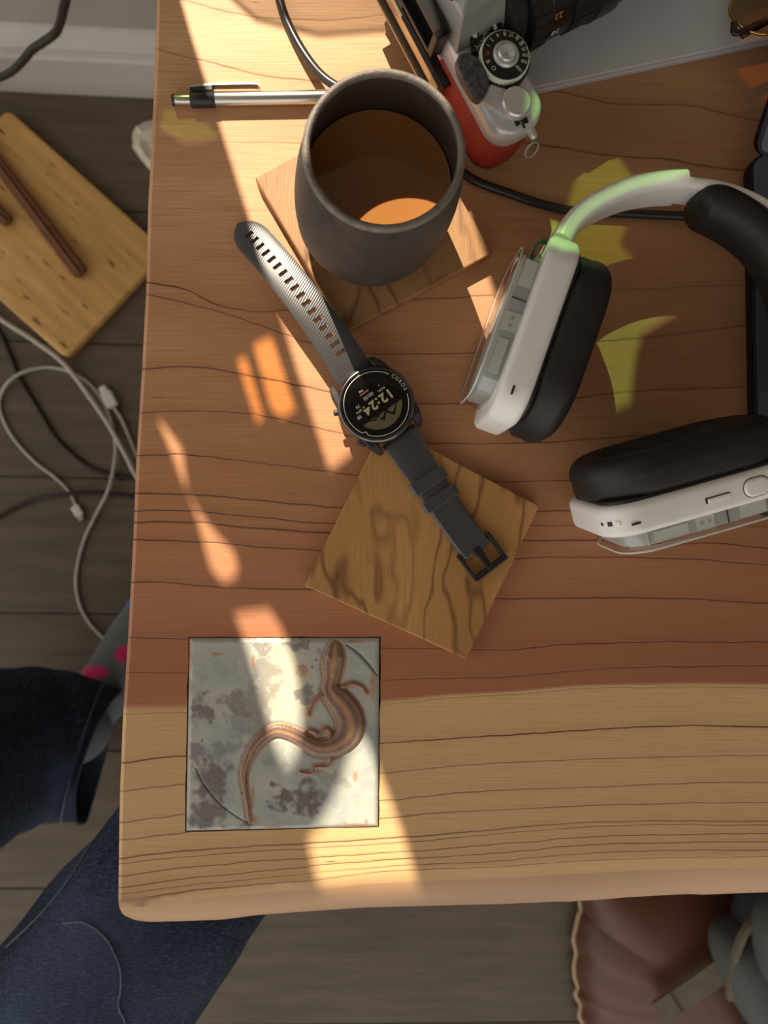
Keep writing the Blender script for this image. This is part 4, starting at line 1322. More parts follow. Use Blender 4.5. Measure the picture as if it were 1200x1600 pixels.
# ------------------------------------------------------------------ dark laptop at the right edge
def dark_laptop():
    h = 0.0108
    a = P(1174, 238, T + h); b = P(1184, 806, T + h)
    d = (b - a).normalized(); n = Vector((-d.y, d.x, 0))       # d towards the user, n to the right
    D = (b - a).length; Wd = 0.29
    ctr = (a + b) / 2 + n * Wd / 2
    M = basis(n, -d, Vector((0, 0, 1)), Vector((ctr.x, ctr.y, T)))
    root = thing('dark_laptop', 'open midnight blue laptop at the right edge of the desk', 'laptop', (ctr.x, ctr.y, T))
    m = mat('midnight_aluminium', srgb(92, 98, 114), srgb(86, 92, 108), 40, 0.38, 0.3)
    mb = mat('laptop_edge', srgb(26, 27, 32), None, 40, 0.4, 0.5)
    add('base', rr_loft(rounded(0.0012, 0.0100, 0.0012, 3), Wd / 2, D / 2, 0.0095, M), mb, root, 40)
    add('deck', rr_loft([(0.0100, 0.0012), (h - .0002, 0.0012), (h, 0.0018)], Wd / 2, D / 2, 0.0095, M), m, root, 40)
    key = rr_loft([(h, 0), (h + .0006, 0), (h + .0007, .0003)], 0.0076, 0.0072, 0.0015, Matrix.Translation((0, 0, 0)), 3)
    mk = mat('key_black', srgb(18, 18, 20), None, 60, .5)
    first = None
    for r in range(5):
        for c in range(13):
            p = M @ Vector((-0.118 + c * 0.0187 + 0.012, 0.078 - r * 0.0182, 0)) - root.location
            if first is None:
                first = add('key', key, mk, None); o = first; o.parent = root
            else:
                o = first.copy(); C.objects.link(o)
            o.location = p
            o.rotation_euler = (0, 0, math.atan2(n.y, n.x))
    add('trackpad', rr_loft([(h - .0001, 0), (h + .0002, 0), (h + .0002, .0003)], 0.062, 0.038, 0.004, M @ Matrix.Translation((0, -0.055, 0))), m, root)
    for x, y in ((-.12, -.08), (.12, -.08), (-.12, .08), (.12, .08)):
        add('foot', lathe([(.006, 0), (.006, .0015)], None, 16, M @ Matrix.Translation((x, y, 0))), M_BLACKPL, root)
    # lid leaning back
    ang = R_(46)
    up = (-d) * math.sin(ang) + Vector((0, 0, 1)) * math.cos(ang)
    nr = n.cross(up)
    hp = M @ Vector((0, D / 2 - 0.001, 0.0085))
    Ml = basis(n, up, nr, hp + up * 0.1)
    add('lid', rr_loft(rounded(-0.0022, 0.0022, 0.0012, 3), Wd / 2, 0.1, 0.0095, Ml), mb, root, 40)
    add('screen', rr_loft([(0.0021, 0.003), (0.0025, 0.003), (0.0026, .0034)], Wd / 2, 0.1, 0.008, Ml), mat('dark_screen', srgb(8, 8, 9), None, 20, .12), root, 40)
    add('hinge', tube([M @ Vector((-0.12, D / 2 - .002, .0085)), M @ Vector((0.12, D / 2 - .002, .0085))], 0.0045, 12, 2), M_BLACKPL, root, 60)
dark_laptop()

# ------------------------------------------------------------------ headphones
def headphones():
    m_sh = mat('pearl_shell', srgb(240, 238, 234), srgb(234, 232, 228), 60, 0.36, 0.0)
    m_cu = mat('cushion_leather', srgb(30, 28, 27), srgb(24, 22, 22), 90, 0.55, bump=0.00015, bscale=600)
    m_gr = mat('module_grey', srgb(186, 186, 182), srgb(178, 178, 174), 60, 0.45)
    m_lt = mat('module_light', srgb(222, 220, 214), None, 60, 0.45)
    m_dk = mat('seam_dark', srgb(34, 34, 34), None, 60, 0.5)
    m_cl = bpy.data.materials.new('clear_plastic')
    g = NT(m_cl)
    tr = g.n('ShaderNodeBsdfTransparent'); tr.inputs[0].default_value = (0.93, 0.95, 0.94, 1)
    gl = g.n('ShaderNodeBsdfGlossy'); gl.inputs['Roughness'].default_value = 0.06
    fr = g.n('ShaderNodeLayerWeight'); fr.inputs[0].default_value = 0.25
    mx = g.n('ShaderNodeMixShader')
    g.l(g.math('MULTIPLY_ADD', g.math('POWER', fr.outputs['Facing'], 2.2), 0.6, 0.07, clamp=True), mx.inputs[0]); g.l(tr.outputs[0], mx.inputs[1]); g.l(gl.outputs[0], mx.inputs[2])
    g.l(mx.outputs[0], g.t.nodes['Material Output'].inputs[0])
    m_rim = bpy.data.materials.new('clear_edge')
    g = NT(m_rim)
    tr = g.n('ShaderNodeBsdfTransparent'); mx = g.n('ShaderNodeMixShader'); mx.inputs[0].default_value = 0.55
    g.b.inputs['Base Color'].default_value = (0.85, 0.87, 0.85, 1); g.b.inputs['Roughness'].default_value = 0.15
    g.l(tr.outputs[0], mx.inputs[1]); g.l(g.b.outputs[0], mx.inputs[2]); g.l(mx.outputs[0], g.t.nodes['Material Output'].inputs[0])
    zc = T + 0.036
    org = P(980, 520, T)
    root = thing('headphones', 'white over-ear headphones with black cushions and clear outer caps lying on the desk', 'headphones', (org.x, org.y, T))
    CR = 0.0175
    def cup(name, e1, e2, ztop, tilt, hl, hw, right):
        """e1: band end, e2: free end of the shell's upper edge line, in the photograph"""
        A0, B0 = P(*e1, T + 0.036), P(*e2, T + 0.036)
        A, B = P(*e1, T + ztop), P(*e2, T + ztop)
        l = (A - B).normalized()
        mt, m0 = (A + B) / 2, (A0 + B0) / 2
        half_l = (A0 - B0).length / 2
        mt = mt + l * (m0 - mt).dot(l)
        A, B = mt + l * half_l, mt - l * half_l
        out = Vector((-l.y, l.x, 0)) if right == 0 else Vector((-l.y, l.x, 0))
        if right: out = -Vector((-l.y, l.x, 0)) if (-l.y * 0 + l.x * 1) > 0 else Vector((-l.y, l.x, 0))
        # out must point away from the space between the cups
        mid = P(1010, 560, T)
        if (mid - (A + B) / 2).dot(out) > 0: out = -out
        w = Vector((0, 0, 1))
        Rt = Matrix.Rotation(tilt, 3, l)
        out = Rt @ out; w = Rt @ w
        ctr = (A + B) / 2 - w * hw
        M = basis(l, w, out, ctr)
        hl = (A - B).length / 2
        shell = add(name, rr_loft(rounded(-0.0084, 0.0068, 0.0032, 4), hl, hw, CR, M, 10), m_sh, root, 60)
        # seam collar where the cushion sits
        add('cushion_plate', rr_loft(rounded(-0.0102, -0.0076, 0.001, 2, 0.003), hl - .001, hw, CR, M, 10), m_dk, shell, 60)
        # cushion: fat ring with hollow
        prof = []
        ins0 = 0.0015
        for k in range(13):
            a = R_(-90 + 180 * k / 12)
            prof.append((-0.0195 - 0.0100 * math.sin(a) * 1.0, ins0 + 0.0048 * (1 - math.cos(a)) if k < 7 else ins0 + 0.0105 * (1 - math.cos(a))))
        prof = []
        for k in range(17):
            a = R_(-20 + 200 * k / 16)       # outer wall round over to the inner edge
            prof.append((-0.0205 - 0.0090 * math.sin(a), 0.0100 - 0.0095 * math.cos(a)))
        prof = [(-0.0100, 0.0030), (-0.0125, 0.0010)] + [p for p in prof if p[0] < -0.0130] + [(-0.0195, 0.0200), (-0.0165, 0.0205)]
        add('ear_cushion', rr_loft(prof, hl + 0.0005, hw + .0005, 0.030, M, 12), m_cu, root, 75)
        # clear cap with its inner module
        ca, cb = hl - 0.0085, hw - 0.0065
        cap = add('clear_cap', rr_loft([(0.0066, 0.0), (0.0145, 0.0), (0.0168, 0.0006), (0.0182, 0.0026), (0.0188, 0.0060), (0.0183, 0.016)], ca, cb, 0.016, M, 8), m_cl, root, 70)
        add('inner_module', rr_loft(rounded(0.0064, 0.0148, 0.0008, 2), ca - 0.0025, cb - 0.0022, 0.013, M, 8), m_gr, cap, 50)
        for t_, i_ in ((0.0170, -0.0001), (0.0070, -0.0002)):
            ol = [M @ Vector((x, y, t_)) for x, y in rr_outline(ca - i_, cb - i_, 0.016, 6)]
            add('cap_rim', tube(ol + ol[:1], 0.00045, 6, 1), m_rim, cap, 180)
        tw = cb - 0.0022
        for lo, hi, m, nm in (((0.016, 0.000, 0.0075), (0.029, 0.0004, 0.0140), m_lt, 'module_panel'), ((-0.006, 0, 0.0072), (0.003, 0.0006, 0.0146), m_lt, 'module_panel'), ((-0.027, 0, 0.0090), (-0.010, 0.0005, 0.0138), m_lt, 'module_panel')):
            add(nm, box_in(M, (lo[0], tw + lo[1], lo[2]), (hi[0], tw + hi[1], hi[2]), 0.0001), m, cap)
        for x in (-0.0033, 0.0003):
            add('module_screw', lathe([(0.0011, tw + .0004), (0.0011, tw + .0008), (.0004, tw + .0008)], None, 14, M @ basis(Vector((1, 0, 0)), Vector((0, 0, 1)), Vector((0, 1, 0)), Vector((x, 0, 0.0110))) if 1 else None), m_gr, cap)
        add('module_seam', box_in(M, (0.0095, tw - .0002, 0.0070), (0.0099, tw + 0.0005, 0.0147)), m_dk, cap)
        add('module_seam', box_in(M, (-0.0305, tw - .0002, 0.0070), (-0.0301, tw + 0.0005, 0.0147)), m_lt, cap)
        # slot on the upper edge
        slot = hl - 0.0130
        add('microphone_slot', box_in(M, (-slot - .0022, hw - .0006, 0.0004), (-slot + .0022, hw + .0002, 0.0014), .0002), m_dk, shell)
        return M, hl, hw, shell
    ML, hlL, hwL, shL = cup('earcup_shell', (879, 398), (783, 671), 0.0665, R_(0), 0.044, 0.0330, 0)
    MR, hlR, hwR, shR = cup('earcup_shell', (1218, 752), (921, 836), 0.0665, R_(8), 0.044, 0.0330, 1)
    # controls on the right shell
    add('roller_button', rr_loft([(-.001, 0), (.0006, 0.0), (.0012, .0006), (.0013, .0012)], 0.0062, 0.0042, 0.0041, MR @ basis(Vector((1, 0, 0)), Vector((0, 0, -1)), Vector((0, 1, 0)), Vector((0.0215, hwR, -0.0006)))), m_sh, shR, 50)
    add('button_gap', rr_loft([(-.001, 0), (.0002, 0)], 0.0066, 0.0046, 0.0045, MR @ basis(Vector((1, 0, 0)), Vector((0, 0, -1)), Vector((0, 1, 0)), Vector((0.0215, hwR, -0.0006)))), m_dk, shR)
    add('rocker_recess', box_in(MR, (-0.0035, hwR - .001, -0.0018), (0.0085, hwR + .00015, 0.0010), .0002), m_dk, shR)
    add('rocker', box_in(MR, (-0.0025, hwR - .001, -0.0012), (0.0083, hwR + .0010, 0.0008), .0004), m_sh, shR)
    # ports on the rounded free end of the right shell
    for x, s_, m, nm in ((-hlR + .0062, 0.0011, m_sh, 'indicator_button'), (-hlR + .0034, 0.0013, m_dk, 'charging_port'), (-hlR + .0012, 0.0008, m_dk, 'audio_jack')):
        # follow the rounded corner of the shell
        cx_, cy_ = -(hlR - CR), hwR - CR
        dx = min(max((x - cx_) / CR, -1), 0)
        y = cy_ + CR * math.sqrt(max(1 - dx * dx, 0))
        nrm = Vector((dx, math.sqrt(max(1 - dx * dx, 0)), 0)); tx = Vector((nrm.y, -nrm.x, 0))
        add(nm, box_in(MR @ basis(tx, Vector((0, 0, 1)), nrm, Vector((x, y, -0.0006))), (-s_, -s_ * .9, -.001), (s_, s_ * .9, .0007 if m is m_sh else .00015), .0002), m, shR)
    # headband: arc in the plane of the headphones
    zb = T + 0.036
    pts = [(880, 373), (884, 366), (893, 350), (912, 330), (945, 309), (990, 291), (1035, 283), (1072, 281)]
    pts = [P(x, y, T + .045) for x, y in pts]
    for p in pts: p.z = zb
    def strap(path, thick, hz, per=8):
        """flat bar on edge: thickness across the arc, height hz along z"""
        cp_ = catmull(path, per)
        rings = []
        for p, t, n, b in frames(cp_, (0, 0, 1)):
            rings.append([p + b * x + n * z_ for x, z_ in rr_outline(thick / 2, hz / 2, thick * 0.42, 4)])
        return loft(rings)
    add('band_sleeve', strap(pts, 0.0098, 0.0265), m_sh, root, 60)
    pts2 = [(1060, 284), (1085, 286), (1130, 293), (1175, 309), (1215, 334), (1258, 380), (1290, 440), (1304, 510), (1300, 590), (1278, 655), (1246, 705), (1226, 730)]
    pts2 = [P(x, y, T + .045) for x, y in pts2]
    for p in pts2: p.z = zb
    add('headband', strap(pts2, 0.0058, 0.022), m_sh, root, 60)
    padp = [(1092, 312), (1110, 312), (1140, 322), (1180, 347), (1215, 380), (1245, 430), (1262, 500), (1258, 560), (1240, 610)]
    padp = [P(x, y, T + .045) for x, y in padp]
    for p in padp: p.z = zb
    cp_ = catmull(padp, 8)
    rings = []
    N = len(cp_)
    for i, (p, t, n, b) in enumerate(frames(cp_, (0, 0, 1))):
        s = i / (N - 1)
        f = max(math.sqrt(max(1 - (1 - min(s, 1 - s) / 0.22) ** 2, 0.0)) if min(s, 1 - s) < 0.22 else 1.0, 0.12)
        rings.append([p + b * math.cos(a) * 0.0112 * f + n * math.sin(a) * 0.016 * (0.45 + 0.55 * f) for a in (2 * math.pi * j / 20 for j in range(20))])
    add('headband_pad', loft(rings), m_cu, root, 180)
    # hinge of the left cup and the small dark loop beside it
    h0 = P(880, 374, T + .045); h0.z = zb
    add('hinge_pin', lathe([(0.0025, -0.006), (0.0034, -0.005), (0.0034, 0.004), (0.003, 0.005)], None, 20, basis(*[Vector(v) for v in ((0, 0, 1), (0.94, 0.33, 0), (-0.33, 0.94, 0))], h0 + Vector((-0.33, 0.94, 0)) * -0.0045)), m_dk, root, 50)
    bm = bmesh.new()
    lp = [P(829, 412, T + .052), P(832, 396, T + .052), P(838, 382, T + .052), P(852, 377, T + .052), P(868, 384, T + .052)]
    tube(lp, 0.0011, 8, 6, bm=bm, flat=3.0, up=(0, 0, 1))
    add('yoke_loop', bm_mesh(bm), mat('yoke_grey', srgb(70, 74, 70), srgb(58, 62, 58), 40, .35, .4), root, 60)
    add('hinge_pin', lathe([(0.0035, -0.007), (0.0052, -0.006), (0.0052, 0.006), (0.003, 0.007)], None, 20, basis(Vector((0, 0, 1)), Vector((-0.2, 0.97, 0)), Vector((0.97, .2, 0)), Vector((P(1214, 722, T + .05).x, P(1214, 722, T + .05).y, zb)))), m_dk, root, 50)
headphones()

# ------------------------------------------------------------------ sunglasses on the grey laptop
def sunglasses():
    zt = T + 0.0087
    m_g = mat('gold_wire', srgb(200, 170, 92), srgb(186, 152, 78), 60, 0.22, 1.0)
    m_t = mat('tortoise', srgb(74, 44, 34), srgb(40, 24, 20), 220, 0.25)
    m_l = bpy.data.materials.new('amber_lens')
    g = NT(m_l)
    tr = g.n('ShaderNodeBsdfTransparent'); tr.inputs[0].default_value = (0.62, 0.46, 0.16, 1)
    gl = g.n('ShaderNodeBsdfGlossy'); gl.inputs['Roughness'].default_value = 0.05
    mx = g.n('ShaderNodeMixShader'); mx.inputs[0].default_value = 0.14
    g.l(tr.outputs[0], mx.inputs[1]); g.l(gl.outputs[0], mx.inputs[2]); g.l(mx.outputs[0], g.t.nodes['Material Output'].inputs[0])
    c = P(1205, 5, zt + .008)
    root = thing('sunglasses', 'gold framed sunglasses with amber lenses folded at the top right corner', 'sunglasses', (c.x, c.y, zt))
    d = Vector((0.72, 0.69, 0)); n = Vector((-0.69, 0.72, 0)); up = Vector((0, 0, 1))
    # lens plane leans on its lower rim
    ln = (n * 0.35 + up * 0.94).normalized(); ly = ln.cross(d)
    for k in range(2):
        cc = c + d * (0.066 * k) + up * 0.004
        M = basis(d, ly, ln, cc)
        add('lens', rr_loft([(-.0004, 0), (.0004, 0)], .0235, .0165, .014, M, 8), m_l, root)
        add('rim', tube([M @ Vector((x, y, 0)) for x, y in rr_outline(.024, .017, .0145, 5)] + [M @ Vector((*rr_outline(.024, .017, .0145, 5)[0], 0))], 0.0009, 8, 2), m_g, root, 180)
    add('bridge', tube([c + d * .024 + up * .005, c + d * .033 + ly * .004 + up * .008, c + d * .042 + up * .005], .0011, 8, 6), m_g, root, 180)
    for k, off in ((0, 0.0), (1, 0.006)):
        p0 = c + d * (-.026 + .118 * k) + ly * .006 + up * .006
        sg = 1 if k == 0 else -1
        pts = [p0, p0 + n * -.006 + up * .002 - d * sg * .003, p0 + d * sg * .03 - n * (.014 + off) + up * .004, p0 + d * sg * .085 - n * (.010 + off) + up * .003, p0 + d * sg * .12 - n * (.002 + off)]
        add('temple', tube(pts, .0019, 8, 8, flat=.7), m_t, root, 180)
    add('nose_pad', tube([c + d * .026 - ly * .004, c + d * .027 - ly * .009 + up * .004], .0016, 8, 4), m_g, root, 180)
sunglasses()

# ------------------------------------------------------------------ floor things, left
def cutting_board():
    th = 0.018
    c = [P(x, y, th) for x, y in ((256, 388), (105, 562), (-143, 342), (8, 166))]
    ctr = sum(c, Vector()) / 4
    d = (c[0] - c[3]).normalized(); n = Vector((-d.y, d.x, 0))
    a, b = (c[0] - c[3]).length / 2, (c[0] - c[1]).length / 2
    M = basis(d, n, Vector((0, 0, 1)), Vector((ctr.x, ctr.y, 0)))
    m = bpy.data.materials.new('pine_board')
    g = NT(m)
    v = g.obj((1, 1, 1), (0, 0, -math.atan2(d.y, d.x)))
    mp = g.n('ShaderNodeMapping'); mp.inputs['Scale'].default_value = (1.5, 14, 1); g.l(v, mp.inputs[0])
    f = g.noise(mp.outputs[0], 5, 4)
    mp2 = g.n('ShaderNodeMapping'); mp2.inputs['Scale'].default_value = (14, 50, 1); g.l(v, mp2.inputs[0])
    k = g.noise(mp2.outputs[0], 2.2, 1, 0.2)
    col = g.ramp(f, [(0.3, srgb(196, 148, 82)), (0.7, srgb(228, 182, 110))])
    col = g.mix(g.math('MULTIPLY_ADD', k, 14, -9.6, clamp=True), col, srgb(120, 78, 36))
    g.l(col, g.b.inputs['Base Color']); g.b.inputs['Roughness'].default_value = .5
    o = add('wooden_board', rr_loft(rounded(0.0, th, 0.003, 3), a, b, 0.012, M, 5), m, None, 50)
    centre(o, Vector((ctr.x, ctr.y, 0)))
    tag(o, 'pale yellow wooden board lying askew on the floor', 'board')
    ms = mat('brown_stick', srgb(128, 78, 40), srgb(96, 54, 26), 120, 0.55, stretch=(.3, .3, 1))
    def stick(p0, p1, r0, r1, label):
        a_, b_ = P(*p0, th + r0 * .8), P(*p1, th + r1 * .8)
        ax = (b_ - a_); L = ax.length; ax.normalize()
        sd = ax.cross(Vector((0, 0, 1))).normalized(); up = sd.cross(ax)
        rings = []
        for s, f in ((0, .55), (.015, .9), (.04, 1), (.3, 1), (.7, 1), (.965, 1), (.99, .85), (1, .5)):
            r = r0 + (r1 - r0) * s
            ring = []
            for j in range(28):
                t = 2 * math.pi * j / 28
                gr = 1 - 0.36 * (0.5 + 0.5 * math.cos(6 * t + 0.6)) ** 2
                ring.append(a_ + ax * (L * s) + sd * (math.cos(t) * r * f * gr) + up * (math.sin(t) * r * f * gr * .8))
            rings.append(ring)
        o = add('grooved_stick', loft(rings), ms, None, 60)
        centre(o)
        tag(o, label, 'stick', 'brown sticks on the floor board')
    stick((-60, 180), (128, 430), 0.0095, 0.0125, 'long grooved dark brown stick lying along the pale board')
    stick((-120, 230), (14, 348), 0.010, 0.0105, 'short grooved brown stick end poking in at the photo left edge')
cutting_board()

def floor_cord(name, pts, r, m, label, cat='cable', smooth=8, parent=None):
    me = tube([P(x, y, z) for x, y, z in pts], r, 10, smooth)
    o = add(name, me, m, parent, 180)
    if parent is None:
        centre(o); tag(o, label, cat)
    return o
M_WHITE = mat('white_cord', srgb(196, 188, 176), srgb(184, 176, 164), 80, 0.5)
M_PLUG = mat('white_plug', srgb(226, 222, 212), None, 80, 0.4)
M_DARK = mat('dark_cord', srgb(40, 33, 28), srgb(32, 26, 22), 80, 0.5)
def plug_box(a, b, w, h, m, parent, name='plug'):
    t = (b - a).normalized(); s = t.cross(Vector((0, 0, 1))).normalized(); up = s.cross(t)
    return add(name, box_in(basis(t, s, up, a), (0, -w, -h), ((b - a).length, w, h), min(w, h) * .5), m, parent)
floor_cord('black_cord', [(-120, 380, .003), (-40, 470, .003), (0, 522, .003), (30, 590, .003), (60, 640, .003), (92, 690, .003), (140, 730, .003), (180, 742, .003), (214, 748, .003), (300, 760, .003)], 0.0032, M_DARK, 'upper of two dark cords running beneath the desk, crossing the white loop')
floor_cord('black_cord', [(-120, 870, .003), (-50, 838, .003), (0, 806, .0035), (50, 782, .0045), (85, 775, .0100), (105, 772, .0108), (128, 770, .0095), (152, 770, .0040), (180, 773, .0033), (212, 777, .0033), (300, 790, .0033)], 0.0032, M_DARK, 'lower of two dark cords, bowing over the floor below the white loop')
floor_cord('thick_cable', [(-120, 420, .010), (-40, 468, .010), (0, 498, .010), (50, 530, .009), (100, 568, .0125), (140, 620, .011), (172, 667, .0125), (200, 718, .0125), (214, 745, .0125), (270, 840, .0125), (330, 950, .005)], 0.0036, M_WHITE, 'thick white cord running diagonally from the left edge beneath the desk')
r = thing('white_charging_cable', 'thin white charging cable lying in a loop on the floor with a small plug', 'cable', (P(30, 640, 0).x, P(30, 640, 0).y, 0))
floor_cord('cord', [(122, 797, .003), (108, 768, .003), (85, 745, .003), (55, 722, .003), (22, 686, .003), (3, 650, .003), (0, 622, .004), (14, 596, .0100), (40, 580, .0100), (72, 574, .004), (105, 579, .003), (135, 595, .003), (158, 622, .003), (173, 655, .003), (180, 690, .004), (179, 722, .0100), (169, 766, .0108), (152, 800, .006), (133, 840, .003), (122, 880, .003), (119, 915, .003), (126, 948, .003), (140, 973, .003), (157, 992, .003), (172, 1003, .003)], 0.0024, M_WHITE, '', parent=r)
plug_box(P(116, 790, .0045), P(126, 806, .0045), .0062, .0038, M_PLUG, r)
plug_box(P(125, 805, .0045), P(128, 813, .0045), .0036, .0016, M_STEEL, r, 'plug_tip')
r = thing('white_connector_cable', 'white cable end with a chunky white connector on the floor near the desk', 'cable', (P(170, 620, 0).x, P(170, 620, 0).y, 0))
floor_cord('cord', [(176, 634, .006), (190, 655, .0045), (203, 685, .003), (216, 715, .003), (250, 780, .003)], 0.0026, M_WHITE, '', parent=r)
plug_box(P(165, 612, .006), P(178, 636, .006), .0082, .0055, M_PLUG, r)
plug_box(P(159, 604, .006), P(166, 615, .006), .0058, .0042, M_PLUG, r, 'plug_tip')

# cables hanging in front of the baseboard
def hang(name, pts, r, label):
    o = add(name, tube([P(*p) for p in pts], r, 10, 8), M_DARK, None, 180)
    centre(o); tag(o, label, 'cable')
hang('power_cord', [(-160, 190, .004), (-70, 148, .05), (0, 121, .12), (25, 106, .15), (50, 78, .19), (66, 67, .21), (86, 52, .23), (94, 36, .26), (99, 15, .30), (108, -20, .35), (125, -70, .45), (140, -100, .55)], 0.0052, 'thick black cord hanging in front of the baseboard, top left')
hang('thin_cord', [(-160, 70, .004), (-60, 52, .05), (0, 53, .07), (35, 58, .08), (70, 71, .085), (110, 80, .08), (150, 83, .075), (185, 79, .07), (215, 73, .07), (245, 75, .065), (320, 95, .02), (420, 120, .004)], 0.0034, 'thinner black cord looping along the white baseboard behind the desk')

def paper():
    ctr = P(232, 230, 0)
    bm = bmesh.new()
    pl = [(206, 209), (212, 196), (226, 190), (240, 187), (275, 192), (300, 225), (290, 262), (262, 285), (236, 268), (222, 252), (208, 233)]
    rings = []
    c = (245, 228)
    for f, z in ((1, .002), (1.0, .0026), (.93, .009), (.7, .014), (.35, .011), (.08, .014)):
        ring = []
        for i in range(44):
            t = i / 44 * len(pl); k = int(t); u = t - k
            a, b = pl[k % len(pl)], pl[(k + 1) % len(pl)]
            x, y = a[0] + (b[0] - a[0]) * u, a[1] + (b[1] - a[1]) * u
            j = mnoise.noise(Vector((x * .12, y * .12, 3))) * 2.2
            x, y = c[0] + (x - c[0]) * f + j, c[1] + (y - c[1]) * f + j * .6
            ring.append(P(x, y, z + (mnoise.noise(Vector((x * .09, y * .09, f))) + .4) * .006 * (f < .99) ))
        rings.append(ring)
    o = add('crumpled_tissue', loft(rings), mat('tissue', srgb(226, 220, 200), srgb(212, 204, 182), 60, .85), None, 25)
    centre(o); tag(o, 'crumpled cream paper tissue on the floor beside the desk edge', 'tissue')
paper()

# ------------------------------------------------------------------ brown hide and backpack, lower right
def hide():
    pl = [(908, 1330), (909, 1411), (911, 1424), (907, 1432), (903, 1450), (899, 1470), (903, 1490), (900, 1510), (901, 1528), (906, 1545), (902, 1556), (910, 1572), (908, 1590), (916, 1606), (925, 1650), (960, 1720), (1100, 1780), (1300, 1760), (1400, 1600), (1380, 1420), (1250, 1330), (1050, 1290)]
    c = (1120, 1530)
    H = 0.10
    prof = [(1.0, .004), (1.003, .012), (.995, .020), (.97, .035), (.92, .052), (.84, .068), (.72, .082), (.55, .092), (.35, .098), (.1, .100)]
    def ring_at(f, z, n=120):
        out = []
        for i in range(n):
            t = i / n * len(pl); k = int(t); u = t - k
            p0, p1, p2, p3 = [Vector(pl[(k + q) % len(pl)]) for q in (-1, 0, 1, 2)]
            v = 0.5 * (2 * p1 + (p2 - p0) * u + (2 * p0 - 5 * p1 + 4 * p2 - p3) * u * u + (3 * p1 - p0 - 3 * p2 + p3) * u ** 3)
            w = P(v.x, v.y, .02); cc = P(c[0], c[1], .02)
            q = cc + (w - cc) * f
            out.append(Vector((q.x, q.y, z + 0.25 * (mnoise.noise(Vector((q.x * 9, q.y * 9, 1))) * .012 * (1 - f)))))
        if f < .96:
            for _ in range(int(30 * (1 - f)) + 6):
                out = [(out[i - 1] + out[i] + out[(i + 1) % n]) / 3 for i in range(n)]
        return out
    root = thing('leather_cushion', 'brown leather floor cushion with a wavy pale edge, lower right under the desk', 'cushion', P(c[0], c[1], .02) * 1)
    root.location.z = 0
    add('cover', loft([ring_at(f, z) for f, z in prof]), mat('brown_leather', srgb(104, 64, 46), srgb(86, 50, 36), 9, 0.36, bump=.0004, bscale=300), root, 180)
    rg = ring_at(1.006, .016)
    add('edge_piping', tube(rg + rg[:1], .0034, 8, 1), mat('pale_piping', srgb(196, 170, 136), srgb(176, 150, 116), 200, .7), root, 180)
hide()

def backpack():
    m = mat('grey_canvas', srgb(88, 90, 86), srgb(74, 76, 73), 200, .8, bump=.0004, bscale=1200)
    m2 = mat('dark_canvas', srgb(58, 58, 60), srgb(48, 48, 50), 200, .8)
    mw = mat('olive_webbing', srgb(110, 102, 82), srgb(96, 88, 70), 60, .8, bump=.0004, bscale=900)
    c = P(1245, 1530, .20)
    root = thing('backpack', 'grey canvas backpack with an olive webbing strap lying on brown leather', 'backpack', (c.x, c.y, .10))
    def blob(name, ctr, rx, ry, z0, z1, m, rot=0.0):
        rings = []
        for z, f in ((0, .8), (.12, .96), (.35, 1.0), (.65, .97), (.85, .85), (.95, .66), (1.0, .35), (1.0, .05)):
            ring = []
            for i in range(36):
                a = 2 * math.pi * i / 36
                e = 0.72
                x = math.copysign(abs(math.cos(a)) ** e, math.cos(a)) * rx * f; y = math.copysign(abs(math.sin(a)) ** e, math.sin(a)) * ry * f
                x, y = x * math.cos(rot) - y * math.sin(rot), x * math.sin(rot) + y * math.cos(rot)
                ring.append(Vector((ctr.x + x, ctr.y + y, z0 + (z1 - z0) * z)))
            rings.append(ring)
        return add(name, loft(rings), m, root, 180)
    blob('main_bag', P(1265, 1545, .16), .085, .15, .108, .215, m2, R_(10))
    blob('front_pocket', P(1255, 1475, .22), .055, .065, .19, .245, m, R_(10))
    blob('side_flap', P(1200, 1555, .19), .034, .075, .114, .20, m, R_(24))
    # webbing strap with folded end
    def web(name, pts, w, th):
        cp_ = catmull([P(*p) for p in pts], 8)
        rings = []
        for p, t, n, b in frames(cp_, (0, 0, 1)):
            rings.append([p + b * x + n * z_ for x, z_ in ((-w, -th), (w, -th), (w, th), (-w, th))])
        add(name, loft(rings), mw, root)
    web('webbing_strap', [(1032, 1580, .115), (1055, 1566, .119), (1090, 1543, .124), (1130, 1515, .130), (1160, 1494, .140), (1190, 1470, .165)], .0165, .0016)
    web('strap_fold', [(1030, 1584, .1205), (1042, 1576, .1215), (1056, 1567, .1225)], .0172, .0016)
    web('edge_binding', [(1140, 1560, .15), (1143, 1525, .17), (1150, 1490, .19), (1168, 1450, .20), (1200, 1425, .20)], .004, .004)
backpack()

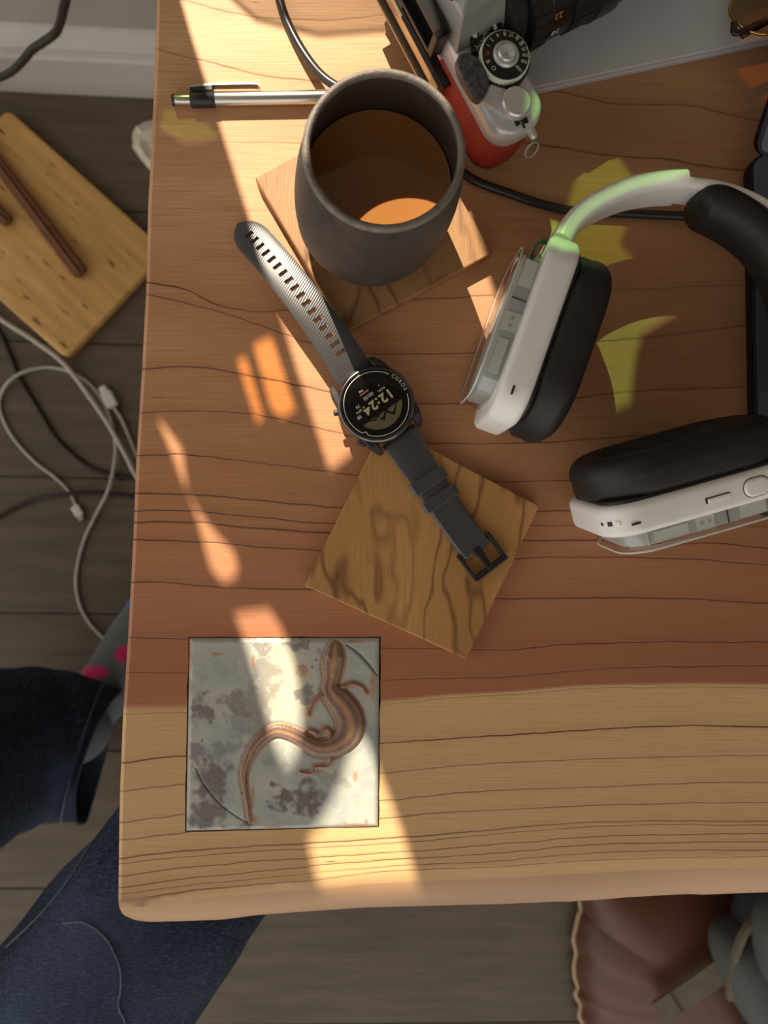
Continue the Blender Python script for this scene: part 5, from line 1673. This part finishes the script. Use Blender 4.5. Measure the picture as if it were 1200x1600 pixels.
# ------------------------------------------------------------------ seated person (legs)
def person():
    hipR = P(0, 1750, .50); hipR = Vector((hipR.x - .10, hipR.y - .14, .52))
    hipL = hipR + Vector((-.17, .07, 0))
    kneeR = P(272, 1378, .545)
    ankR = Vector((kneeR.x + .07, kneeR.y + .06, .09))
    toeR = ankR + Vector((.05, .17, -.06))
    kneeL = P(-330, 1310, .42)
    ankL = P(112, 1140, .085)
    toeL = P(278, 912, .03)
    heelL = P(90, 1150, .035)
    pel = (hipR + hipL) / 2 + Vector((-.04, -.05, .03))
    waist = pel + Vector((-.07, -.09, .24))
    verts = [pel, waist, hipR, hipR.lerp(kneeR, .5), kneeR, kneeR.lerp(ankR, .35), ankR, toeR, hipL, hipL.lerp(kneeL, .5), kneeL, kneeL.lerp(ankL, .35), ankL, Vector((ankL.x, ankL.y, .036)).lerp(Vector((toeL.x, toeL.y, .03)), .25), Vector((toeL.x, toeL.y, .02)).lerp(Vector((ankL.x, ankL.y, .02)), .35)]
    rad = [.12, .12, .085, .07, .052, .042, .020, .016, .085, .07, .052, .042, .019, .020, .012]
    edges = [(0, 1), (0, 2), (2, 3), (3, 4), (4, 5), (5, 6), (6, 7), (0, 8), (8, 9), (9, 10), (10, 11), (11, 12), (12, 13), (13, 14)]
    org = Vector((pel.x, pel.y, 0))
    me = bpy.data.meshes.new('person')
    me.from_pydata([v - org for v in verts], edges, [])
    o = bpy.data.objects.new('person', me); C.objects.link(o)
    o.location = org
    sk = o.modifiers.new('skin', 'SKIN')
    for i, r_ in enumerate(rad): me.skin_vertices[0].data[i].radius = (r_, r_)
    me.skin_vertices[0].data[0].use_root = True
    sb = o.modifiers.new('sub', 'SUBSURF'); sb.levels = 2; sb.render_levels = 2
    me.materials.append(mat('skin', srgb(206, 160, 132), srgb(196, 148, 120), 40, .55, sss=.1))
    tag(o, 'person seated at the desk corner in blue jeans and a grey patterned sock', 'person')
    # jeans
    m = bpy.data.materials.new('denim')
    g = NT(m)
    v = g.obj()
    n1 = g.noise(v, 9, 4)
    mp = g.n('ShaderNodeMapping'); mp.inputs['Rotation'].default_value = (0, 0, R_(32)); mp.inputs['Scale'].default_value = (260, 1500, 260); g.l(v, mp.inputs[0])
    tw = g.noise(mp.outputs[0], 1.0, 3, .7)
    col = g.ramp(n1, [(0.3, srgb(26, 32, 44)), (0.55, srgb(35, 43, 60)), (0.75, srgb(54, 66, 90))])
    col = g.mix(g.math('MULTIPLY_ADD', tw, 2.6, -1.25, clamp=True), col, srgb(110, 124, 150))
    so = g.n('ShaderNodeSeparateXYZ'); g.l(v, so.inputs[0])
    tone_mask = g.math('MULTIPLY_ADD', g.math('ADD', so.outputs[2], g.math('MULTIPLY', n1, .10)), 11.0, -7.0, clamp=True)  # denim gets paler with height, varied by noise
    col = g.mix(g.math('MULTIPLY', tone_mask, .45), col, srgb(112, 130, 172))
    g.l(col, g.b.inputs['Base Color']); g.b.inputs['Roughness'].default_value = .9; g.b.inputs['Specular IOR Level'].default_value = .15
    g.bump(g.math('ADD', tw, g.math('MULTIPLY', g.noise(v, 60, 3), 2.0)), .0009)
    def leg(path, radii, seed, open_end=True):
        cp_ = catmull(path, 14)
        N = len(cp_)
        rings = []
        for i, (p, t, n, b) in enumerate(frames(cp_)):
            x = i / (N - 1) * (len(radii) - 1); k = min(int(x), len(radii) - 2)
            r_ = radii[k] + (radii[k + 1] - radii[k]) * (x - k)
            ring = []
            cutb = max(0.0, 1 - (N - 1 - i) / 5.0)
            for j in range(56):
                a = 2 * math.pi * j / 56
                q = p + (n * math.cos(a) + b * math.sin(a)) * r_
                w1 = mnoise.noise(Vector((q.x * 9, q.y * 9, q.z * 9 + seed))) * .13
                fold = math.sin((i / N) * 34 + 3.2 * mnoise.noise(Vector((math.cos(a) * 1.3, math.sin(a) * 1.3, i * .06 + seed)))) * .034
                w2 = mnoise.noise(Vector((q.x * 30, q.y * 30, q.z * 30 + seed))) * .03
                rp = p + (q - p) * (1 + w1 + w2 + fold)
                ring.append(rp - t * (max(rp.z - p.z, 0) * 0.55 * cutb) + t * (max(p.z - rp.z, 0) * 0.3 * cutb))
            rings.append(ring)
        bm = bmesh.new()
        loft(rings, cap0=False, cap1=False, bm=bm)
        hems.append([[v + (v - cp_[k]).normalized() * .0012 for v in rings[k]] for k in (N - 4, N - 1)])
        return bm_mesh(bm)
    hems = []
    hemL = ankL + Vector((.050, -.026, .026))
    jl = leg([pel + Vector((-.06, .03, 0)), hipL, hipL.lerp(kneeL, .5) + Vector((0, 0, .01)), kneeL + Vector((0, 0, .015)), kneeL.lerp(ankL, .35), kneeL.lerp(ankL, .68) + Vector((0, 0, -.03)), hemL], [.13, .12, .105, .095, .100, .104, .100, .084], 3)
    jr = leg([pel + Vector((.04, -.02, 0)), hipR, hipR.lerp(kneeR, .5) + Vector((0, 0, .01)), kneeR + Vector((0, 0, .006)), kneeR.lerp(ankR, .4), ankR.lerp(kneeR, .12)], [.13, .115, .092, .066, .068, .072], 11)
    jp = loft([[q + Vector((math.cos(a) * .165 * f, math.sin(a) * .13 * f, 0)) for a in (2 * math.pi * j / 40 for j in range(40))] for q, f in ((pel + Vector((.02, .02, -.10)), .8), (pel + Vector((.01, .01, -.06)), 1), (pel, 1.02), (pel.lerp(waist, .5), .95), (pel.lerp(waist, .8), .9))], cap1=False)
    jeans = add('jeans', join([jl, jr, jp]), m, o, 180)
    sd = jeans.modifiers.new('thick', 'SOLIDIFY'); sd.thickness = .0022; sd.offset = -1
    # seam stitching on the right thigh, following the cloth
    seam = [(98, 1443), (128, 1441), (150, 1452), (168, 1470), (180, 1492), (188, 1516), (189, 1545), (185, 1572), (196, 1600), (198, 1640)]
    bpy.context.view_layer.update()
    dg = bpy.context.evaluated_depsgraph_get()
    from mathutils.bvhtree import BVHTree
    bvh = BVHTree.FromPolygons([v.co + org for v in jeans.data.vertices], [p.vertices[:] for p in jeans.data.polygons])
    def on_cloth(px, py):
        d_ = (RCAM @ Vector((px - 600, 800 - py, -1200.0))).normalized()
        h, nn, _, _ = bvh.ray_cast(EYE, d_)
        return h - d_ * .0012 if h else None
    for pts, r_ in ((seam, .0007), ([(10, 1480), (60, 1432), (110, 1372), (140, 1322), (168, 1285), (183, 1264)], .0009)):
        ps = [on_cloth(*p) for p in pts]
        ps = [p for p in ps if p]
        if len(ps) > 2: add('seam', tube(ps, r_, 6, 5), mat('seam_thread', srgb(120, 128, 140), srgb(70, 80, 100), 400, .8), jeans, 180)
    # stitched hems
    for hm in hems:
        for k, ring in enumerate(hm):
            add('hem_stitching', tube(ring + ring[:1], (.0009, .0022)[k], 6, 1), bpy.data.materials['seam_thread'] if k == 0 else m, jeans, 180)
    # sock
    ms = bpy.data.materials.new('sock_knit')
    g = NT(ms)
    pk = None
    for px_, py_, rx_, ry_ in ((142, 1054, .022, .009), (184, 1026, .011, .012)):
        c_ = P(px_, py_, .075) - org
        ds = g.n('ShaderNodeVectorMath', operation='SUBTRACT'); g.l(g.obj(), ds.inputs[0]); ds.inputs[1].default_value = c_
        sc_ = g.n('ShaderNodeVectorMath', operation='MULTIPLY'); g.l(ds.outputs[0], sc_.inputs[0]); sc_.inputs[1].default_value = (1 / rx_, 1 / ry_, 0)
        ln_ = g.n('ShaderNodeVectorMath', operation='LENGTH'); g.l(sc_.outputs[0], ln_.inputs[0])
        k_ = g.math('MULTIPLY_ADD', g.math('ADD', ln_.outputs['Value'], g.math('MULTIPLY', g.noise(g.obj(), 120, 2), .6)), -6, 8, clamp=True)
        pk = k_ if pk is None else g.math('MAXIMUM', pk, k_)
    col = g.mix(pk, g.mix(g.noise(g.obj(), 200, 2), srgb(112, 116, 118), srgb(92, 97, 100)), srgb(206, 52, 104))
    g.l(col, g.b.inputs['Base Color']); g.b.inputs['Roughness'].default_value = .95
    g.bump(g.noise(g.obj(), 700, 2), .0006)
    def sock(ank, toe, heel_back, up_pt):
        ax = (toe - ank); ax.z = 0; L = ax.length; ax.normalize(); sd = Vector((ax.y, -ax.x, 0))
        rings = []
        base = Vector((ank.x, ank.y, 0)) - ax * .045
        foot = [(-.012, .020, .022, .036), (0.0, .030, .032, .042), (.03, .036, .040, .046), (.08, .040, .042, .044), (.13, .043, .033, .034), (.18, .047, .026, .027), (.22, .045, .021, .022), (.25, .036, .017, .018), (.263, .018, .010, .013)]
        for x, w, h_, zc_ in foot:
            rings.append([base + ax * x + sd * (math.cos(a) * w) + Vector((0, 0, zc_ * .9 + math.sin(a) * min(h_, zc_ * .9))) for a in (2 * math.pi * j / 24 for j in range(24))])
        bm = bmesh.new(); loft(rings, bm=bm)
        # ankle tube
        tube([base + ax * .035 + Vector((0, 0, .045)), ank + Vector((0, 0, .012)), ank.lerp(up_pt, .3)], .047, 24, 6, bm=bm)
        return bm_mesh(bm)
    s1 = add('sock', sock(ankL, toeL, None, kneeL), ms, o, 180)
    add('sock', sock(ankR, toeR, None, kneeR), ms, o, 180)
    axl = (toeL - ankL); axl.z = 0; axl.normalize(); sdl = Vector((axl.y, -axl.x, 0))
    mb = mat('sock_blue', srgb(62, 122, 168), srgb(52, 108, 152), 300, .95)
    base = Vector((ankL.x, ankL.y, 0)) - axl * .045
    rings = []
    for x, w, h_, zc_ in ((.212, .0468, .0236, .0235), (.22, .0462, .0222, .022), (.25, .0372, .0182, .018), (.265, .018, .010, .013)):
        rings.append([base + axl * x + sdl * (math.cos(a) * w) + Vector((0, 0, .001 + zc_ * .9 + math.sin(a) * min(h_, zc_ * .9 + .001))) for a in (2 * math.pi * j / 24 for j in range(24))])
    add('sock_toe', loft(rings), mb, s1, 180)
person()
